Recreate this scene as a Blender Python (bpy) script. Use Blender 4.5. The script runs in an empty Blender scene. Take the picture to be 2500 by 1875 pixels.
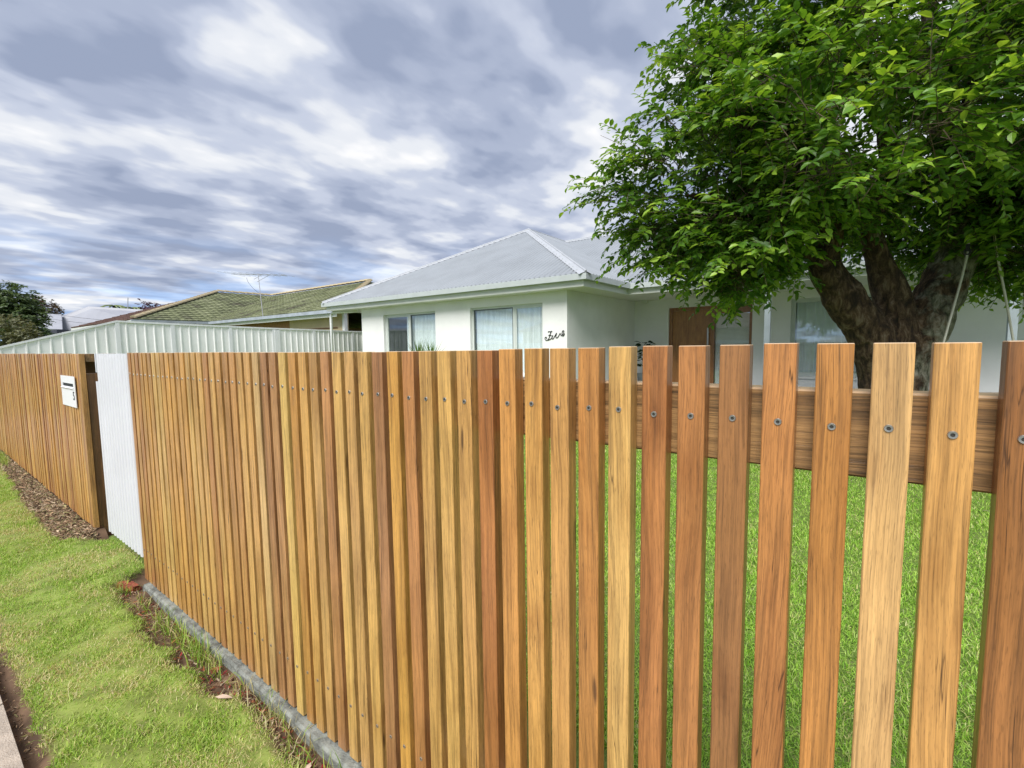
import bpy, math, random
import numpy as np
from mathutils import Vector, Matrix
random.seed(5); RNG = np.random.default_rng(5)
scene = bpy.context.scene
COL = scene.collection

# ------------------------------------------------------------------ camera
CAM = np.array([-.0933, -.77, 1.3028]); FPX = 1139.3; CY = 940.0
YAW, PIT, ROL = .6434, .0839, -.0132
_c, _s = math.cos(YAW), math.sin(YAW)
_fw = np.array([-_s, _c, 0]); _rt = np.array([_c, _s, 0]); _up = np.array([0, 0, 1.])
F_ = _fw*math.cos(PIT) - _up*math.sin(PIT); _u2 = _up*math.cos(PIT) + _fw*math.sin(PIT)
R_ = _rt*math.cos(ROL) + _u2*math.sin(ROL); U_ = _u2*math.cos(ROL) - _rt*math.sin(ROL)
cam = bpy.data.cameras.new('camera'); camo = bpy.data.objects.new('camera', cam); COL.objects.link(camo)
cam.sensor_width = 36; cam.lens = 36*FPX/2500; cam.shift_y = (CY-937.5)/2500
cam.clip_start = .05; cam.clip_end = 2000
camo.matrix_world = Matrix([[R_[i], U_[i], -F_[i], CAM[i]] for i in range(3)] + [[0, 0, 0, 1]])
scene.camera = camo
def ray(x, y): return F_ + R_*(x-1250)/FPX - U_*(y-CY)/FPX
def at(x, y, ax, v):            # where a sight line meets a known plane of the place
    d = ray(x, y); i = 'xyz'.index(ax); return CAM + d*((v-CAM[i])/d[i])
def atd(x, y, t): return CAM + t*ray(x, y)

# ------------------------------------------------------------------ light
EXPO = 1.75; SKYK = 10/2**EXPO
SUN_EL, SUN_AZ = math.radians(49), math.radians(166)     # azimuth from +y clockwise
world = bpy.data.worlds.new('World'); scene.world = world; world.use_nodes = True
wn, wl = world.node_tree.nodes, world.node_tree.links
wn.clear()
def N(nodes, t, **kw):
    n = nodes.new(t)
    for k, v in kw.items():
        if k == 'inp':
            for a, b in v.items(): n.inputs[a].default_value = b
        else: setattr(n, k, v)
    return n
def ramp(nodes, stops, interp='LINEAR'):
    r = nodes.new('ShaderNodeValToRGB'); r.color_ramp.interpolation = interp
    e = r.color_ramp.elements
    while len(e) < len(stops): e.new(.5)
    for i, (p, c) in enumerate(stops):
        e[i].position = p; e[i].color = (c, c, c, 1) if isinstance(c, (int, float)) else (*c, 1)
    return r
def build_world():
    out = N(wn, 'ShaderNodeOutputWorld'); bg = N(wn, 'ShaderNodeBackground'); bg.inputs['Strength'].default_value = .1
    wl.new(bg.outputs[0], out.inputs[0])
    sky = N(wn, 'ShaderNodeTexSky', sky_type='NISHITA', sun_disc=False)
    sky.sun_elevation = SUN_EL; sky.sun_rotation = SUN_AZ; sky.air_density = 1.2; sky.dust_density = .6; sky.ozone_density = 2
    tc = N(wn, 'ShaderNodeTexCoord'); va = N(wn, 'ShaderNodeVectorMath', operation='ADD', inp={1: (0, 0, .35)}); wl.new(tc.outputs['Generated'], va.inputs[0]); vn_ = N(wn, 'ShaderNodeVectorMath', operation='NORMALIZE'); wl.new(va.outputs[0], vn_.inputs[0]); wl.new(vn_.outputs[0], sky.inputs[0]); sep = N(wn, 'ShaderNodeSeparateXYZ'); wl.new(tc.outputs['Generated'], sep.inputs[0])
    def math_(op, a, b):
        n = N(wn, 'ShaderNodeMath', operation=op)
        for i, v in enumerate((a, b)):
            if v is None: continue
            if isinstance(v, (int, float)): n.inputs[i].default_value = v
            else: wl.new(v, n.inputs[i])
        return n.outputs[0]
    zc = math_('MAXIMUM', sep.outputs[2], 0.); za = math_('ADD', zc, .105)
    cb = N(wn, 'ShaderNodeCombineXYZ'); wl.new(math_('DIVIDE', sep.outputs[0], za), cb.inputs[0]); wl.new(math_('DIVIDE', sep.outputs[1], za), cb.inputs[1])
    def layer(rot, sc, nscale, detail, rough, dist, off):
        m = N(wn, 'ShaderNodeMapping', vector_type='TEXTURE'); m.inputs['Rotation'].default_value = (0, 0, math.radians(rot)); m.inputs['Scale'].default_value = sc; m.inputs['Location'].default_value = off
        wl.new(cb.outputs[0], m.inputs[0])
        n = N(wn, 'ShaderNodeTexNoise', inp={'Scale': nscale, 'Detail': detail, 'Roughness': rough, 'Distortion': dist}); wl.new(m.outputs[0], n.inputs['Vector'])
        return n.outputs[0]
    lump = layer(100, (1.2, 1., 1), 1.1, 2.0, .5, .1, (3.1, .7, 0))          # broad changes in the deck
    fine = layer(95, (1.3, .85, 1), 5.0, 4.0, .5, .2, (9.2, 4.1, 0))         # ripples
    mid = layer(70, (1.3, .8, 1), 2.6, 2.5, .5, .3, (2.2, 1.4, 0))
    # rounded rolls with bright seams between them
    wob = N(wn, 'ShaderNodeTexNoise', inp={'Scale': 2.2, 'Detail': 3., 'Roughness': .5}); wl.new(cb.outputs[0], wob.inputs['Vector'])
    ws = N(wn, 'ShaderNodeVectorMath', operation='SUBTRACT', inp={1: (.5, .5, .5)}); wl.new(wob.outputs['Color'], ws.inputs[0])
    wm = N(wn, 'ShaderNodeVectorMath', operation='MULTIPLY', inp={1: (1.1, 1.1, 0)}); wl.new(ws.outputs[0], wm.inputs[0])
    wa = N(wn, 'ShaderNodeVectorMath', operation='ADD'); wl.new(cb.outputs[0], wa.inputs[0]); wl.new(wm.outputs[0], wa.inputs[1])
    mp = N(wn, 'ShaderNodeMapping', vector_type='TEXTURE'); mp.inputs['Rotation'].default_value = (0, 0, math.radians(115)); mp.inputs['Scale'].default_value = (1.35, .8, 1); wl.new(wa.outputs[0], mp.inputs[0])
    vo = N(wn, 'ShaderNodeTexVoronoi', feature='SMOOTH_F1', voronoi_dimensions='2D', inp={'Scale': 1.7, 'Smoothness': .5}); wl.new(mp.outputs[0], vo.inputs['Vector'])
    cell = math_('SUBTRACT', vo.outputs['Distance'], .38)
    v = math_('ADD', math_('MULTIPLY', cell, .38), math_('MULTIPLY', lump, .30)); v = math_('ADD', v, math_('MULTIPLY', mid, .38)); v = math_('ADD', v, math_('MULTIPLY', fine, .32))
    cr = ramp(wn, [(.37, SKY[0]), (.46, SKY[1]), (.55, SKY[2]), (.64, SKY[3]), (.73, SKY[4])], 'EASE')
    wl.new(v, cr.inputs[0])
    # thin breaks low on the horizon let the blue through
    n3 = layer(5, (.5, 1.0, 1), 1.1, 3, .5, .2, (1.2, 8.3, 0))
    br = ramp(wn, [(.46, 0), (.60, 1)]); wl.new(n3, br.inputs[0])
    low = N(wn, 'ShaderNodeMapRange', inp={'From Min': .05, 'From Max': .22, 'To Min': 1., 'To Max': 0}); wl.new(zc, low.inputs[0])
    f2 = math_('MULTIPLY', math_('MULTIPLY', br.outputs[0], low.outputs[0]), .6)
    mixc = N(wn, 'ShaderNodeMix', data_type='RGBA'); wl.new(f2, mixc.inputs[0]); wl.new(cr.outputs[0], mixc.inputs[6]); wl.new(sky.outputs[0], mixc.inputs[7])
    wl.new(mixc.outputs[2], bg.inputs[0])
SKY = [tuple(SKYK*v for v in c) for c in ((.335, .395, .545), (.435, .495, .645), (.59, .645, .78), (.83, .86, .92), (1.02, 1.02, 1.03))]
build_world()
sun = bpy.data.lights.new('sun', 'SUN'); sun.energy = 1.5; sun.angle = math.radians(35); sun.color = (1, .965, .91)
suno = bpy.data.objects.new('sun', sun); COL.objects.link(suno); suno.location = (0, -20, 30)
sd = Vector((math.sin(SUN_AZ)*math.cos(SUN_EL), math.cos(SUN_AZ)*math.cos(SUN_EL), math.sin(SUN_EL)))
suno.rotation_euler = sd.to_track_quat('Z', 'Y').to_euler()
scene.view_settings.view_transform = 'Standard'; scene.view_settings.look = 'None'
scene.view_settings.exposure = EXPO; scene.view_settings.gamma = 1
scene.cycles.use_denoising = True; scene.cycles.max_bounces = 8; scene.cycles.transparent_max_bounces = 12

# ------------------------------------------------------------------ helpers
def lin(c): return tuple(((v/255)/12.92 if v/255 <= .04045 else ((v/255+.055)/1.055)**2.4) for v in c)
def tag(o, label=None, cat=None, group=None, kind=None):
    if label: o['label'] = label
    if cat: o['category'] = cat
    if group: o['group'] = group
    if kind: o['kind'] = kind
    return o
def thing(name, label, cat, loc=(0, 0, 0), group=None):
    o = bpy.data.objects.new(name, None); COL.objects.link(o); o.location = loc; o.empty_display_size = .1
    return tag(o, label, cat, group)
def chain_loc(o):
    v = Vector((0, 0, 0))
    while o: v += o.location; o = o.parent
    return v
def link(name, me, mat, parent=None, loc=None):
    o = bpy.data.objects.new(name, me); COL.objects.link(o)
    if mat and not me.materials: me.materials.append(mat)
    w = Vector(loc) if loc is not None else Vector((0, 0, 0))
    if parent: o.parent = parent; o.location = w - chain_loc(parent)
    else: o.location = w
    return o
class MB:
    """collects faces; built as one mesh whose origin sits at the centre of its base"""
    def __init__(s): s.v = []; s.f = []
    def add(s, vs, fs):
        b = len(s.v); s.v += [tuple(map(float, p)) for p in vs]; s.f += [tuple(b+i for i in f) for f in fs]; return s
    def box(s, x0, x1, y0, y1, z0, z1):
        return s.add([(x0,y0,z0),(x1,y0,z0),(x1,y1,z0),(x0,y1,z0),(x0,y0,z1),(x1,y0,z1),(x1,y1,z1),(x0,y1,z1)],
                     [(3,2,1,0),(4,5,6,7),(0,1,5,4),(1,2,6,5),(2,3,7,6),(3,0,4,7)])
    def bbox(s, x0, x1, y0, y1, z0, z1, b=.004):      # chamfered along z
        p = [(x0+b,y0),(x1-b,y0),(x1,y0+b),(x1,y1-b),(x1-b,y1),(x0+b,y1),(x0,y1-b),(x0,y0+b)]
        return s.prism(p, z0, z1)
    def prism(s, p, z0, z1):
        n = len(p)
        return s.add([(x,y,z0) for x,y in p]+[(x,y,z1) for x,y in p],
                     [tuple(range(n-1,-1,-1)), tuple(range(n,2*n))]+[(i,(i+1)%n,n+(i+1)%n,n+i) for i in range(n)])
    def tube(s, pts, r, n=8, cap=True):
        pts = [Vector(p) for p in pts]; m = len(pts); rr = r if hasattr(r, '__len__') else [r]*m
        vs = []; t0 = None; a = None
        for i, p in enumerate(pts):
            t = (pts[min(i+1,m-1)]-pts[max(i-1,0)]).normalized()
            if a is None: a = t.orthogonal().normalized()
            else: a = (a - t*a.dot(t)).normalized()
            b = t.cross(a)
            vs += [p + (a*math.cos(2*math.pi*k/n)+b*math.sin(2*math.pi*k/n))*rr[i] for k in range(n)]
        fs = [(i*n+k, i*n+(k+1)%n, (i+1)*n+(k+1)%n, (i+1)*n+k) for i in range(m-1) for k in range(n)]
        if cap: fs += [tuple(range(n-1,-1,-1)), tuple((m-1)*n+k for k in range(n))]
        return s.add(vs, fs)
    def quad(s, a, b, c, d): return s.add([a,b,c,d], [(0,1,2,3)])
    def slab(s, poly, t):        # polygon given some thickness along its normal (downwards)
        P = [Vector(p) for p in poly]; nn = (P[1]-P[0]).cross(P[2]-P[0]).normalized()*t; n = len(P)
        return s.add(P+[p-nn for p in P], [tuple(range(n)), tuple(range(2*n-1,n-1,-1))]+[(i,n+i,n+(i+1)%n,(i+1)%n) for i in range(n)])
    def mesh(s, name, org=(0,0,0)):
        me = bpy.data.meshes.new(name)
        me.from_pydata([(x-org[0],y-org[1],z-org[2]) for x,y,z in s.v], [], s.f); me.update(); return me
    def build(s, name, mat, parent=None, smooth=False):
        a = np.array(s.v); org = ((a[:,0].min()+a[:,0].max())/2, (a[:,1].min()+a[:,1].max())/2, a[:,2].min())
        me = s.mesh(name, org)
        if smooth: me.polygons.foreach_set('use_smooth', [True]*len(me.polygons))
        return link(name, me, mat, parent, org)
def tri_mesh(name, V, T, cols=None, smooth=False):
    me = bpy.data.meshes.new(name); nv, nt = len(V), len(T)
    me.vertices.add(nv); me.vertices.foreach_set('co', np.ascontiguousarray(V, dtype=np.float32).ravel())
    me.loops.add(nt*3); me.loops.foreach_set('vertex_index', np.ascontiguousarray(T, dtype=np.int32).ravel())
    me.polygons.add(nt); me.polygons.foreach_set('loop_start', np.arange(0, nt*3, 3, dtype=np.int32))
    me.polygons.foreach_set('use_smooth', np.full(nt, smooth))
    me.update(calc_edges=True)
    if cols is not None:
        at_ = me.color_attributes.new('Col', 'FLOAT_COLOR', 'POINT')
        at_.data.foreach_set('color', np.concatenate([cols, np.ones((nv, 1))], 1).astype(np.float32).ravel())
    return me
def copy_to(o, parent, loc):
    c = o.copy(); COL.objects.link(c); c.parent = parent; c.location = Vector(loc) - (chain_loc(parent) if parent else Vector((0,0,0))); return c

# ------------------------------------------------------------------ materials
def mat_new(name):
    m = bpy.data.materials.new(name); m.use_nodes = True; n = m.node_tree.nodes; n.clear()
    o = n.new('ShaderNodeOutputMaterial'); p = n.new('ShaderNodeBsdfPrincipled'); m.node_tree.links.new(p.outputs[0], o.inputs[0])
    return m, n, m.node_tree.links, p, o
def plain(name, col, rough=.5, noise=.08, nscale=6., bump=0., bscale=80., metal=0., spec=.5):
    m, n, l, p, o = mat_new(name)
    tc = n.new('ShaderNodeTexCoord')
    t = N(n, 'ShaderNodeTexNoise', inp={'Scale': nscale, 'Detail': 6, 'Roughness': .6}); l.new(tc.outputs['Object'], t.inputs['Vector'])
    a = tuple(max(0, c*(1-noise*2)) for c in col); b = tuple(min(1, c*(1+noise)) for c in col)
    r = ramp(n, [(.3, a), (.62, b)]); l.new(t.outputs[0], r.inputs[0]); l.new(r.outputs[0], p.inputs['Base Color'])
    p.inputs['Roughness'].default_value = rough; p.inputs['Metallic'].default_value = metal; p.inputs['Specular IOR Level'].default_value = spec
    if bump:
        t2 = N(n, 'ShaderNodeTexNoise', inp={'Scale': bscale, 'Detail': 4}); l.new(tc.outputs['Object'], t2.inputs['Vector'])
        b_ = N(n, 'ShaderNodeBump', inp={'Strength': bump, 'Distance': .01}); l.new(t2.outputs[0], b_.inputs['Height']); l.new(b_.outputs[0], p.inputs['Normal'])
    return m
def wood(name, horizontal=False, col=None, contrast=1., crack=1.):
    """sawn oiled hardwood; colour of each piece from the object's own colour"""
    m, n, l, p, o = mat_new(name)
    tc = n.new('ShaderNodeTexCoord'); oi = n.new('ShaderNodeObjectInfo')
    wnz = N(n, 'ShaderNodeTexWhiteNoise', noise_dimensions='1D'); l.new(oi.outputs['Random'], wnz.inputs['W'])
    off = N(n, 'ShaderNodeVectorMath', operation='SCALE'); l.new(wnz.outputs['Color'], off.inputs[0]); off.inputs['Scale'].default_value = 40
    # slight slope of the grain, different for every piece
    sep = n.new('ShaderNodeSeparateXYZ'); l.new(tc.outputs['Object'], sep.inputs[0])
    sl = N(n, 'ShaderNodeMapRange', inp={'To Min': -.035, 'To Max': .035}); l.new(oi.outputs['Random'], sl.inputs[0])
    L, A = (0, 2) if horizontal else (2, 0)
    mm = N(n, 'ShaderNodeMath', operation='MULTIPLY_ADD'); l.new(sep.outputs[L], mm.inputs[0]); l.new(sl.outputs[0], mm.inputs[1]); l.new(sep.outputs[A], mm.inputs[2])
    # slow waviness along the length
    wv = N(n, 'ShaderNodeTexNoise', noise_dimensions='2D', inp={'Scale': 2.2, 'Detail': 2}); 
    cbw = n.new('ShaderNodeCombineXYZ'); l.new(sep.outputs[L], cbw.inputs[0]); l.new(oi.outputs['Random'], cbw.inputs[1])
    sc7 = N(n, 'ShaderNodeVectorMath', operation='MULTIPLY', inp={1: (1, 60, 1)}); l.new(cbw.outputs[0], sc7.inputs[0]); l.new(sc7.outputs[0], wv.inputs['Vector'])
    mw = N(n, 'ShaderNodeMath', operation='MULTIPLY_ADD', inp={1: .022}); l.new(wv.outputs[0], mw.inputs[0]); l.new(mm.outputs[0], mw.inputs[2])
    cb = n.new('ShaderNodeCombineXYZ'); l.new(mw.outputs[0], cb.inputs[A]); l.new(sep.outputs[1], cb.inputs[1]); l.new(sep.outputs[L], cb.inputs[L])
    ad = N(n, 'ShaderNodeVectorMath', operation='ADD'); l.new(cb.outputs[0], ad.inputs[0]); l.new(off.outputs[0], ad.inputs[1])
    def grain(sa, sl_, detail, dist=0.):
        s = [sa, sa, sa]; s[L] = sl_
        mp = N(n, 'ShaderNodeMapping'); mp.inputs['Scale'].default_value = s; l.new(ad.outputs[0], mp.inputs[0])
        t = N(n, 'ShaderNodeTexNoise', inp={'Scale': 1.25, 'Detail': detail, 'Roughness': .6, 'Distortion': dist}); l.new(mp.outputs[0], t.inputs['Vector']); return t
    g1 = grain(110, 2.2, 4, .6); g2 = grain(420, 7, 4); g3 = grain(26, 1.1, 4, .8); g4 = grain(700, 40, 2); g5 = grain(9, 3.2, 4, .4)
    c1 = ramp(n, [(.28, 1-.42*contrast), (.5, 1.), (.72, 1+.17*contrast)]); l.new(g1.outputs[0], c1.inputs[0])
    c2 = ramp(n, [(.32, 1-.36*contrast), (.52, 1.0), (.68, 1.12)]); l.new(g2.outputs[0], c2.inputs[0])
    c3 = ramp(n, [(.28, (1-.34*contrast, 1-.38*contrast, 1-.42*contrast)), (.52, (1, 1, 1)), (.75, (1.1, 1.1, 1.08))]); l.new(g3.outputs[0], c3.inputs[0])
    c5 = ramp(n, [(.3, (.78, .72, .68)), (.5, (1, 1, 1)), (.7, (1.16, 1.16, 1.14))]); l.new(g5.outputs[0], c5.inputs[0])
    c4 = ramp(n, [(.30, .62), (.44, 1.)]); l.new(g4.outputs[0], c4.inputs[0])
    def mul(a, b):
        x = N(n, 'ShaderNodeMix', data_type='RGBA', blend_type='MULTIPLY'); x.inputs[0].default_value = 1
        l.new(a, x.inputs[6]); l.new(b, x.inputs[7]); return x.outputs[2]
    if col: base = N(n, 'ShaderNodeRGB'); base.outputs[0].default_value = (*col, 1); bo = base.outputs[0]
    else: bo = oi.outputs['Color']
    x = mul(mul(mul(mul(mul(bo, c1.outputs[0]), c2.outputs[0]), c3.outputs[0]), c4.outputs[0]), c5.outputs[0])
    # gum veins and drying checks: long thin dark lines, on some pieces only
    gc = grain(75, 1.5, 2, .3)
    sub = N(n, 'ShaderNodeMath', operation='SUBTRACT', inp={1: .5}); l.new(gc.outputs[0], sub.inputs[0])
    ab = N(n, 'ShaderNodeMath', operation='ABSOLUTE'); l.new(sub.outputs[0], ab.inputs[0])
    thin = ramp(n, [(.0, 1.), (.012, 0.)]); l.new(ab.outputs[0], thin.inputs[0])
    gm = grain(16, 2.3, 1); msk = ramp(n, [(.57, 0), (.64, 1)]); l.new(gm.outputs[0], msk.inputs[0])
    ck = N(n, 'ShaderNodeMath', operation='MULTIPLY'); l.new(thin.outputs[0], ck.inputs[0]); l.new(msk.outputs[0], ck.inputs[1])
    ck2 = N(n, 'ShaderNodeMath', operation='MULTIPLY', inp={1: .85*crack}); l.new(ck.outputs[0], ck2.inputs[0])
    mc = N(n, 'ShaderNodeMix', data_type='RGBA'); l.new(ck2.outputs[0], mc.inputs[0]); l.new(x, mc.inputs[6]); mc.inputs[7].default_value = (.03, .012, .006, 1)
    # gum pockets and small knots
    mk = N(n, 'ShaderNodeMapping'); ks = [26, 26, 26]; ks[L] = 3.4; mk.inputs['Scale'].default_value = ks; l.new(ad.outputs[0], mk.inputs[0])
    vo = N(n, 'ShaderNodeTexVoronoi', inp={'Scale': 1}); l.new(mk.outputs[0], vo.inputs['Vector'])
    kr = ramp(n, [(.06, 1), (.13, 0)]); l.new(vo.outputs['Distance'], kr.inputs[0]); sk_ = n.new('ShaderNodeSeparateColor'); l.new(vo.outputs['Color'], sk_.inputs[0])
    kg = N(n, 'ShaderNodeMath', operation='GREATER_THAN', inp={1: .80}); l.new(sk_.outputs[0], kg.inputs[0]); kk = N(n, 'ShaderNodeMath', operation='MULTIPLY'); l.new(kr.outputs[0], kk.inputs[0]); l.new(kg.outputs[0], kk.inputs[1])
    kk2 = N(n, 'ShaderNodeMath', operation='MULTIPLY', inp={1: .8*crack}); l.new(kk.outputs[0], kk2.inputs[0])
    mc2 = N(n, 'ShaderNodeMix', data_type='RGBA'); l.new(kk2.outputs[0], mc2.inputs[0]); l.new(mc.outputs[2], mc2.inputs[6]); mc2.inputs[7].default_value = (.05, .02, .01, 1); mc = mc2
    # paler sawn ends; light on top edges and the planed rail top painted in
    geo = n.new('ShaderNodeNewGeometry'); sn = n.new('ShaderNodeSeparateXYZ'); l.new(geo.outputs['Normal'], sn.inputs[0])
    if not horizontal:
        er = ramp(n, [(.5, 0), (.68, .7)]); l.new(sn.outputs[2], er.inputs[0])
        me_ = N(n, 'ShaderNodeMix', data_type='RGBA'); l.new(er.outputs[0], me_.inputs[0]); l.new(mc.outputs[2], me_.inputs[6]); me_.inputs[7].default_value = (.62, .47, .32, 1)
    else:
        er = ramp(n, [(.6, 0), (.8, .75)]); l.new(sn.outputs[2], er.inputs[0])
        me_ = N(n, 'ShaderNodeMix', data_type='RGBA'); l.new(er.outputs[0], me_.inputs[0]); l.new(mc.outputs[2], me_.inputs[6]); me_.inputs[7].default_value = (.62, .45, .28, 1)
    l.new(me_.outputs[2], p.inputs['Base Color'])
    rr = ramp(n, [(.3, .50), (.7, .32)]); l.new(g1.outputs[0], rr.inputs[0]); l.new(rr.outputs[0], p.inputs['Roughness'])
    p.inputs['Specular IOR Level'].default_value = .5
    p.inputs['Coat Weight'].default_value = .3; p.inputs['Coat Roughness'].default_value = .22
    hs = N(n, 'ShaderNodeMath', operation='SUBTRACT'); l.new(g2.outputs[0], hs.inputs[0]); l.new(ck.outputs[0], hs.inputs[1])
    b_ = N(n, 'ShaderNodeBump', inp={'Strength': .35, 'Distance': .0012}); l.new(hs.outputs[0], b_.inputs['Height']); l.new(b_.outputs[0], p.inputs['Normal'])
    return m
def leafy(name, trans=.35, rough=.45, spec=.4):
    m, n, l, p, o = mat_new(name)
    a = N(n, 'ShaderNodeAttribute', attribute_name='Col'); l.new(a.outputs['Color'], p.inputs['Base Color'])
    p.inputs['Roughness'].default_value = rough; p.inputs['Specular IOR Level'].default_value = spec
    tr = n.new('ShaderNodeBsdfTranslucent')
    mu = N(n, 'ShaderNodeMix', data_type='RGBA', blend_type='MULTIPLY'); mu.inputs[0].default_value = 1; l.new(a.outputs['Color'], mu.inputs[6]); mu.inputs[7].default_value = (1.35, 1.25, .7, 1)
    l.new(mu.outputs[2], tr.inputs[0])
    mx = n.new('ShaderNodeMixShader'); mx.inputs[0].default_value = trans; l.new(p.outputs[0], mx.inputs[1]); l.new(tr.outputs[0], mx.inputs[2]); l.new(mx.outputs[0], o.inputs[0])
    return m
def glass(name, refl=.2, tint=(.75, .85, .85)):
    m, n, l, p, o = mat_new(name); n.remove(p)
    t = N(n, 'ShaderNodeBsdfTransparent'); t.inputs[0].default_value = (*tint, 1)
    g = N(n, 'ShaderNodeBsdfGlossy', inp={'Roughness': .01}); g.inputs[0].default_value = (.9, .95, 1, 1)
    fr = N(n, 'ShaderNodeFresnel', inp={'IOR': 1.5}); a = N(n, 'ShaderNodeMath', operation='ADD', inp={1: refl}); l.new(fr.outputs[0], a.inputs[0]); ge = n.new('ShaderNodeNewGeometry'); iv = N(n, 'ShaderNodeMath', operation='SUBTRACT', inp={0: 1.}); l.new(ge.outputs['Backfacing'], iv.inputs[1]); mu_ = N(n, 'ShaderNodeMath', operation='MULTIPLY'); l.new(a.outputs[0], mu_.inputs[0]); l.new(iv.outputs[0], mu_.inputs[1]); a = mu_
    mx = n.new('ShaderNodeMixShader'); l.new(a.outputs[0], mx.inputs[0]); l.new(t.outputs[0], mx.inputs[1]); l.new(g.outputs[0], mx.inputs[2]); l.new(mx.outputs[0], o.inputs[0])
    return m
M = {}
M['picket'] = wood('oiled_hardwood')
M['rail'] = wood('treated_pine_rail', True, (.34, .195, .08), 1.5, .6)
M['post'] = wood('brown_timber', False, (.24, .11, .045))
M['steel'] = plain('stainless', (.50, .48, .46), .42, .1, 300, metal=1)
M['recess'] = plain('screw_recess', (.04, .035, .03), .5)
M['concrete'] = plain('weathered_concrete', (.20, .21, .19), .9, .35, 22, .5, 160)
M['path'] = plain('footpath_concrete', (.42, .36, .30), .95, .14, 14, .6, 220)
M['white'] = plain('white_powdercoat', (.78, .79, .81), .35, .03, 3)
M['corr_white'] = plain('white_corrugated', (.64, .655, .69), .4, .03, 3)
M['render'] = plain('white_render', (.80, .805, .80), .85, .03, 1.5, .18, 240)
M['trim'] = plain('painted_trim', (.70, .72, .69), .5, .03, 3)
M['gutter'] = plain('gutter_steel', (.44, .48, .48), .4, .03, 3)
M['soffit'] = plain('soffit_sheet', (.72, .72, .68), .7, .03, 2)
M['roof'] = plain('pale_steel_roof', (.33, .355, .38), .36, .05, 1.3, metal=.25)
M['roofcap'] = plain('pale_steel_flashing', (.42, .44, .47), .36, .04, 2)
M['aluminium'] = plain('window_aluminium', (.60, .64, .62), .4, .03, 4)
M['dark_alu'] = plain('dark_aluminium', (.10, .12, .12), .4, .05, 4)
M['glass'] = glass('window_glass', .10, (.92, .96, .96))
M['curtain'] = plain('sheer_curtain', (.93, .92, .93), .9, .03, 5)
M['room'] = plain('room_plaster', (.5, .5, .48), .9)
M['door'] = wood('door_timber', False, (.36, .16, .045), .7, 0)
M['dframe'] = wood('door_frame_timber', False, (.30, .13, .045), .7, 0)
M['postblue'] = plain('blue_grey_paint', (.42, .48, .52), .5, .05, 4)
M['gutter_grey'] = plain('weathered_gutter', (.36, .40, .46), .5, .1, 3)
M['black'] = plain('black_metal', (.012, .012, .014), .5)
M['zinc'] = plain('zincalume_sheet_white', (.90, .90, .895), .45, .04, 2)
M['grass'] = leafy('grass_blades', .3, .6, .25)
M['leaf'] = leafy('tree_leaves', .38, .42, .5)
M['chip'] = leafy('wood_chip', .0, .8, .2)
M['rope'] = plain('white_rope', (.62, .60, .52), .9, .15, 200)
M['brick'] = plain('red_brick', (.33, .085, .045), .9, .25, 40, .5, 150)
M['cream'] = plain('cream_board', (.62, .50, .32), .7, .05, 3)
M['brownstrip'] = plain('brown_strip', (.16, .08, .035), .7)
M['brickwall'] = plain('orange_brick', (.38, .2, .1), .9, .15, 9)
M['greyroof'] = plain('dark_grey_roof', (.30, .31, .35), .5, .06, .4)
M['navy'] = plain('dark_wall', (.03, .03, .05), .7)
M['solar'] = plain('solar_glass', (.32, .35, .40), .12, .03, 2)
M['alu_bright'] = plain('bright_aluminium', (.45, .45, .47), .35, .05, 20, metal=.6)
M['asphalt'] = plain('asphalt', (.055, .055, .058), .9, .2, 30, .4, 150)
M['brownroof'] = plain('brown_tile_roof', (.16, .085, .06), .8, .2, 3)
def soil(name, cols, scale):
    m, n, l, p, o = mat_new(name); tc = n.new('ShaderNodeTexCoord')
    t = N(n, 'ShaderNodeTexNoise', inp={'Scale': scale, 'Detail': 8, 'Roughness': .7}); l.new(tc.outputs['Object'], t.inputs['Vector'])
    r = ramp(n, [(.3+.4*i/(len(cols)-1), c) for i, c in enumerate(cols)]); l.new(t.outputs[0], r.inputs[0]); l.new(r.outputs[0], p.inputs['Base Color'])
    p.inputs['Roughness'].default_value = 1; p.inputs['Specular IOR Level'].default_value = .1
    t2 = N(n, 'ShaderNodeTexNoise', inp={'Scale': scale*6, 'Detail': 6}); l.new(tc.outputs['Object'], t2.inputs['Vector'])
    b = N(n, 'ShaderNodeBump', inp={'Strength': .8, 'Distance': .02}); l.new(t2.outputs[0], b.inputs['Height']); l.new(b.outputs[0], p.inputs['Normal'])
    return m
M['soil'] = soil('dark_soil', [(.035, .02, .013), (.10, .06, .035), (.16, .10, .06)], 14)
M['turf'] = soil('turf_base', [(.085, .14, .03), (.13, .19, .045), (.19, .22, .075)], 9)
M['lawnfar'] = soil('lawn_far', [(.07, .14, .02), (.12, .2, .04), (.17, .23, .06)], 5)
def mossy():
    m, n, l, p, o = mat_new('mossy_tiles'); tc = n.new('ShaderNodeTexCoord')
    t = N(n, 'ShaderNodeTexNoise', inp={'Scale': .9, 'Detail': 8, 'Roughness': .7}); l.new(tc.outputs['Object'], t.inputs['Vector'])
    r = ramp(n, [(.32, (.09, .07, .055)), (.42, (.12, .13, .07)), (.52, (.18, .20, .10)), (.68, (.27, .28, .17))]); l.new(t.outputs[0], r.inputs[0])
    t2 = N(n, 'ShaderNodeTexNoise', inp={'Scale': 14, 'Detail': 4}); l.new(tc.outputs['Object'], t2.inputs['Vector'])
    r2 = ramp(n, [(.3, .6), (.6, 1.1)]); l.new(t2.outputs[0], r2.inputs[0])
    x = N(n, 'ShaderNodeMix', data_type='RGBA', blend_type='MULTIPLY'); x.inputs[0].default_value = 1; l.new(r.outputs[0], x.inputs[6]); l.new(r2.outputs[0], x.inputs[7])
    l.new(x.outputs[2], p.inputs['Base Color']); p.inputs['Roughness'].default_value = .9; return m
M['moss'] = mossy()
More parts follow.
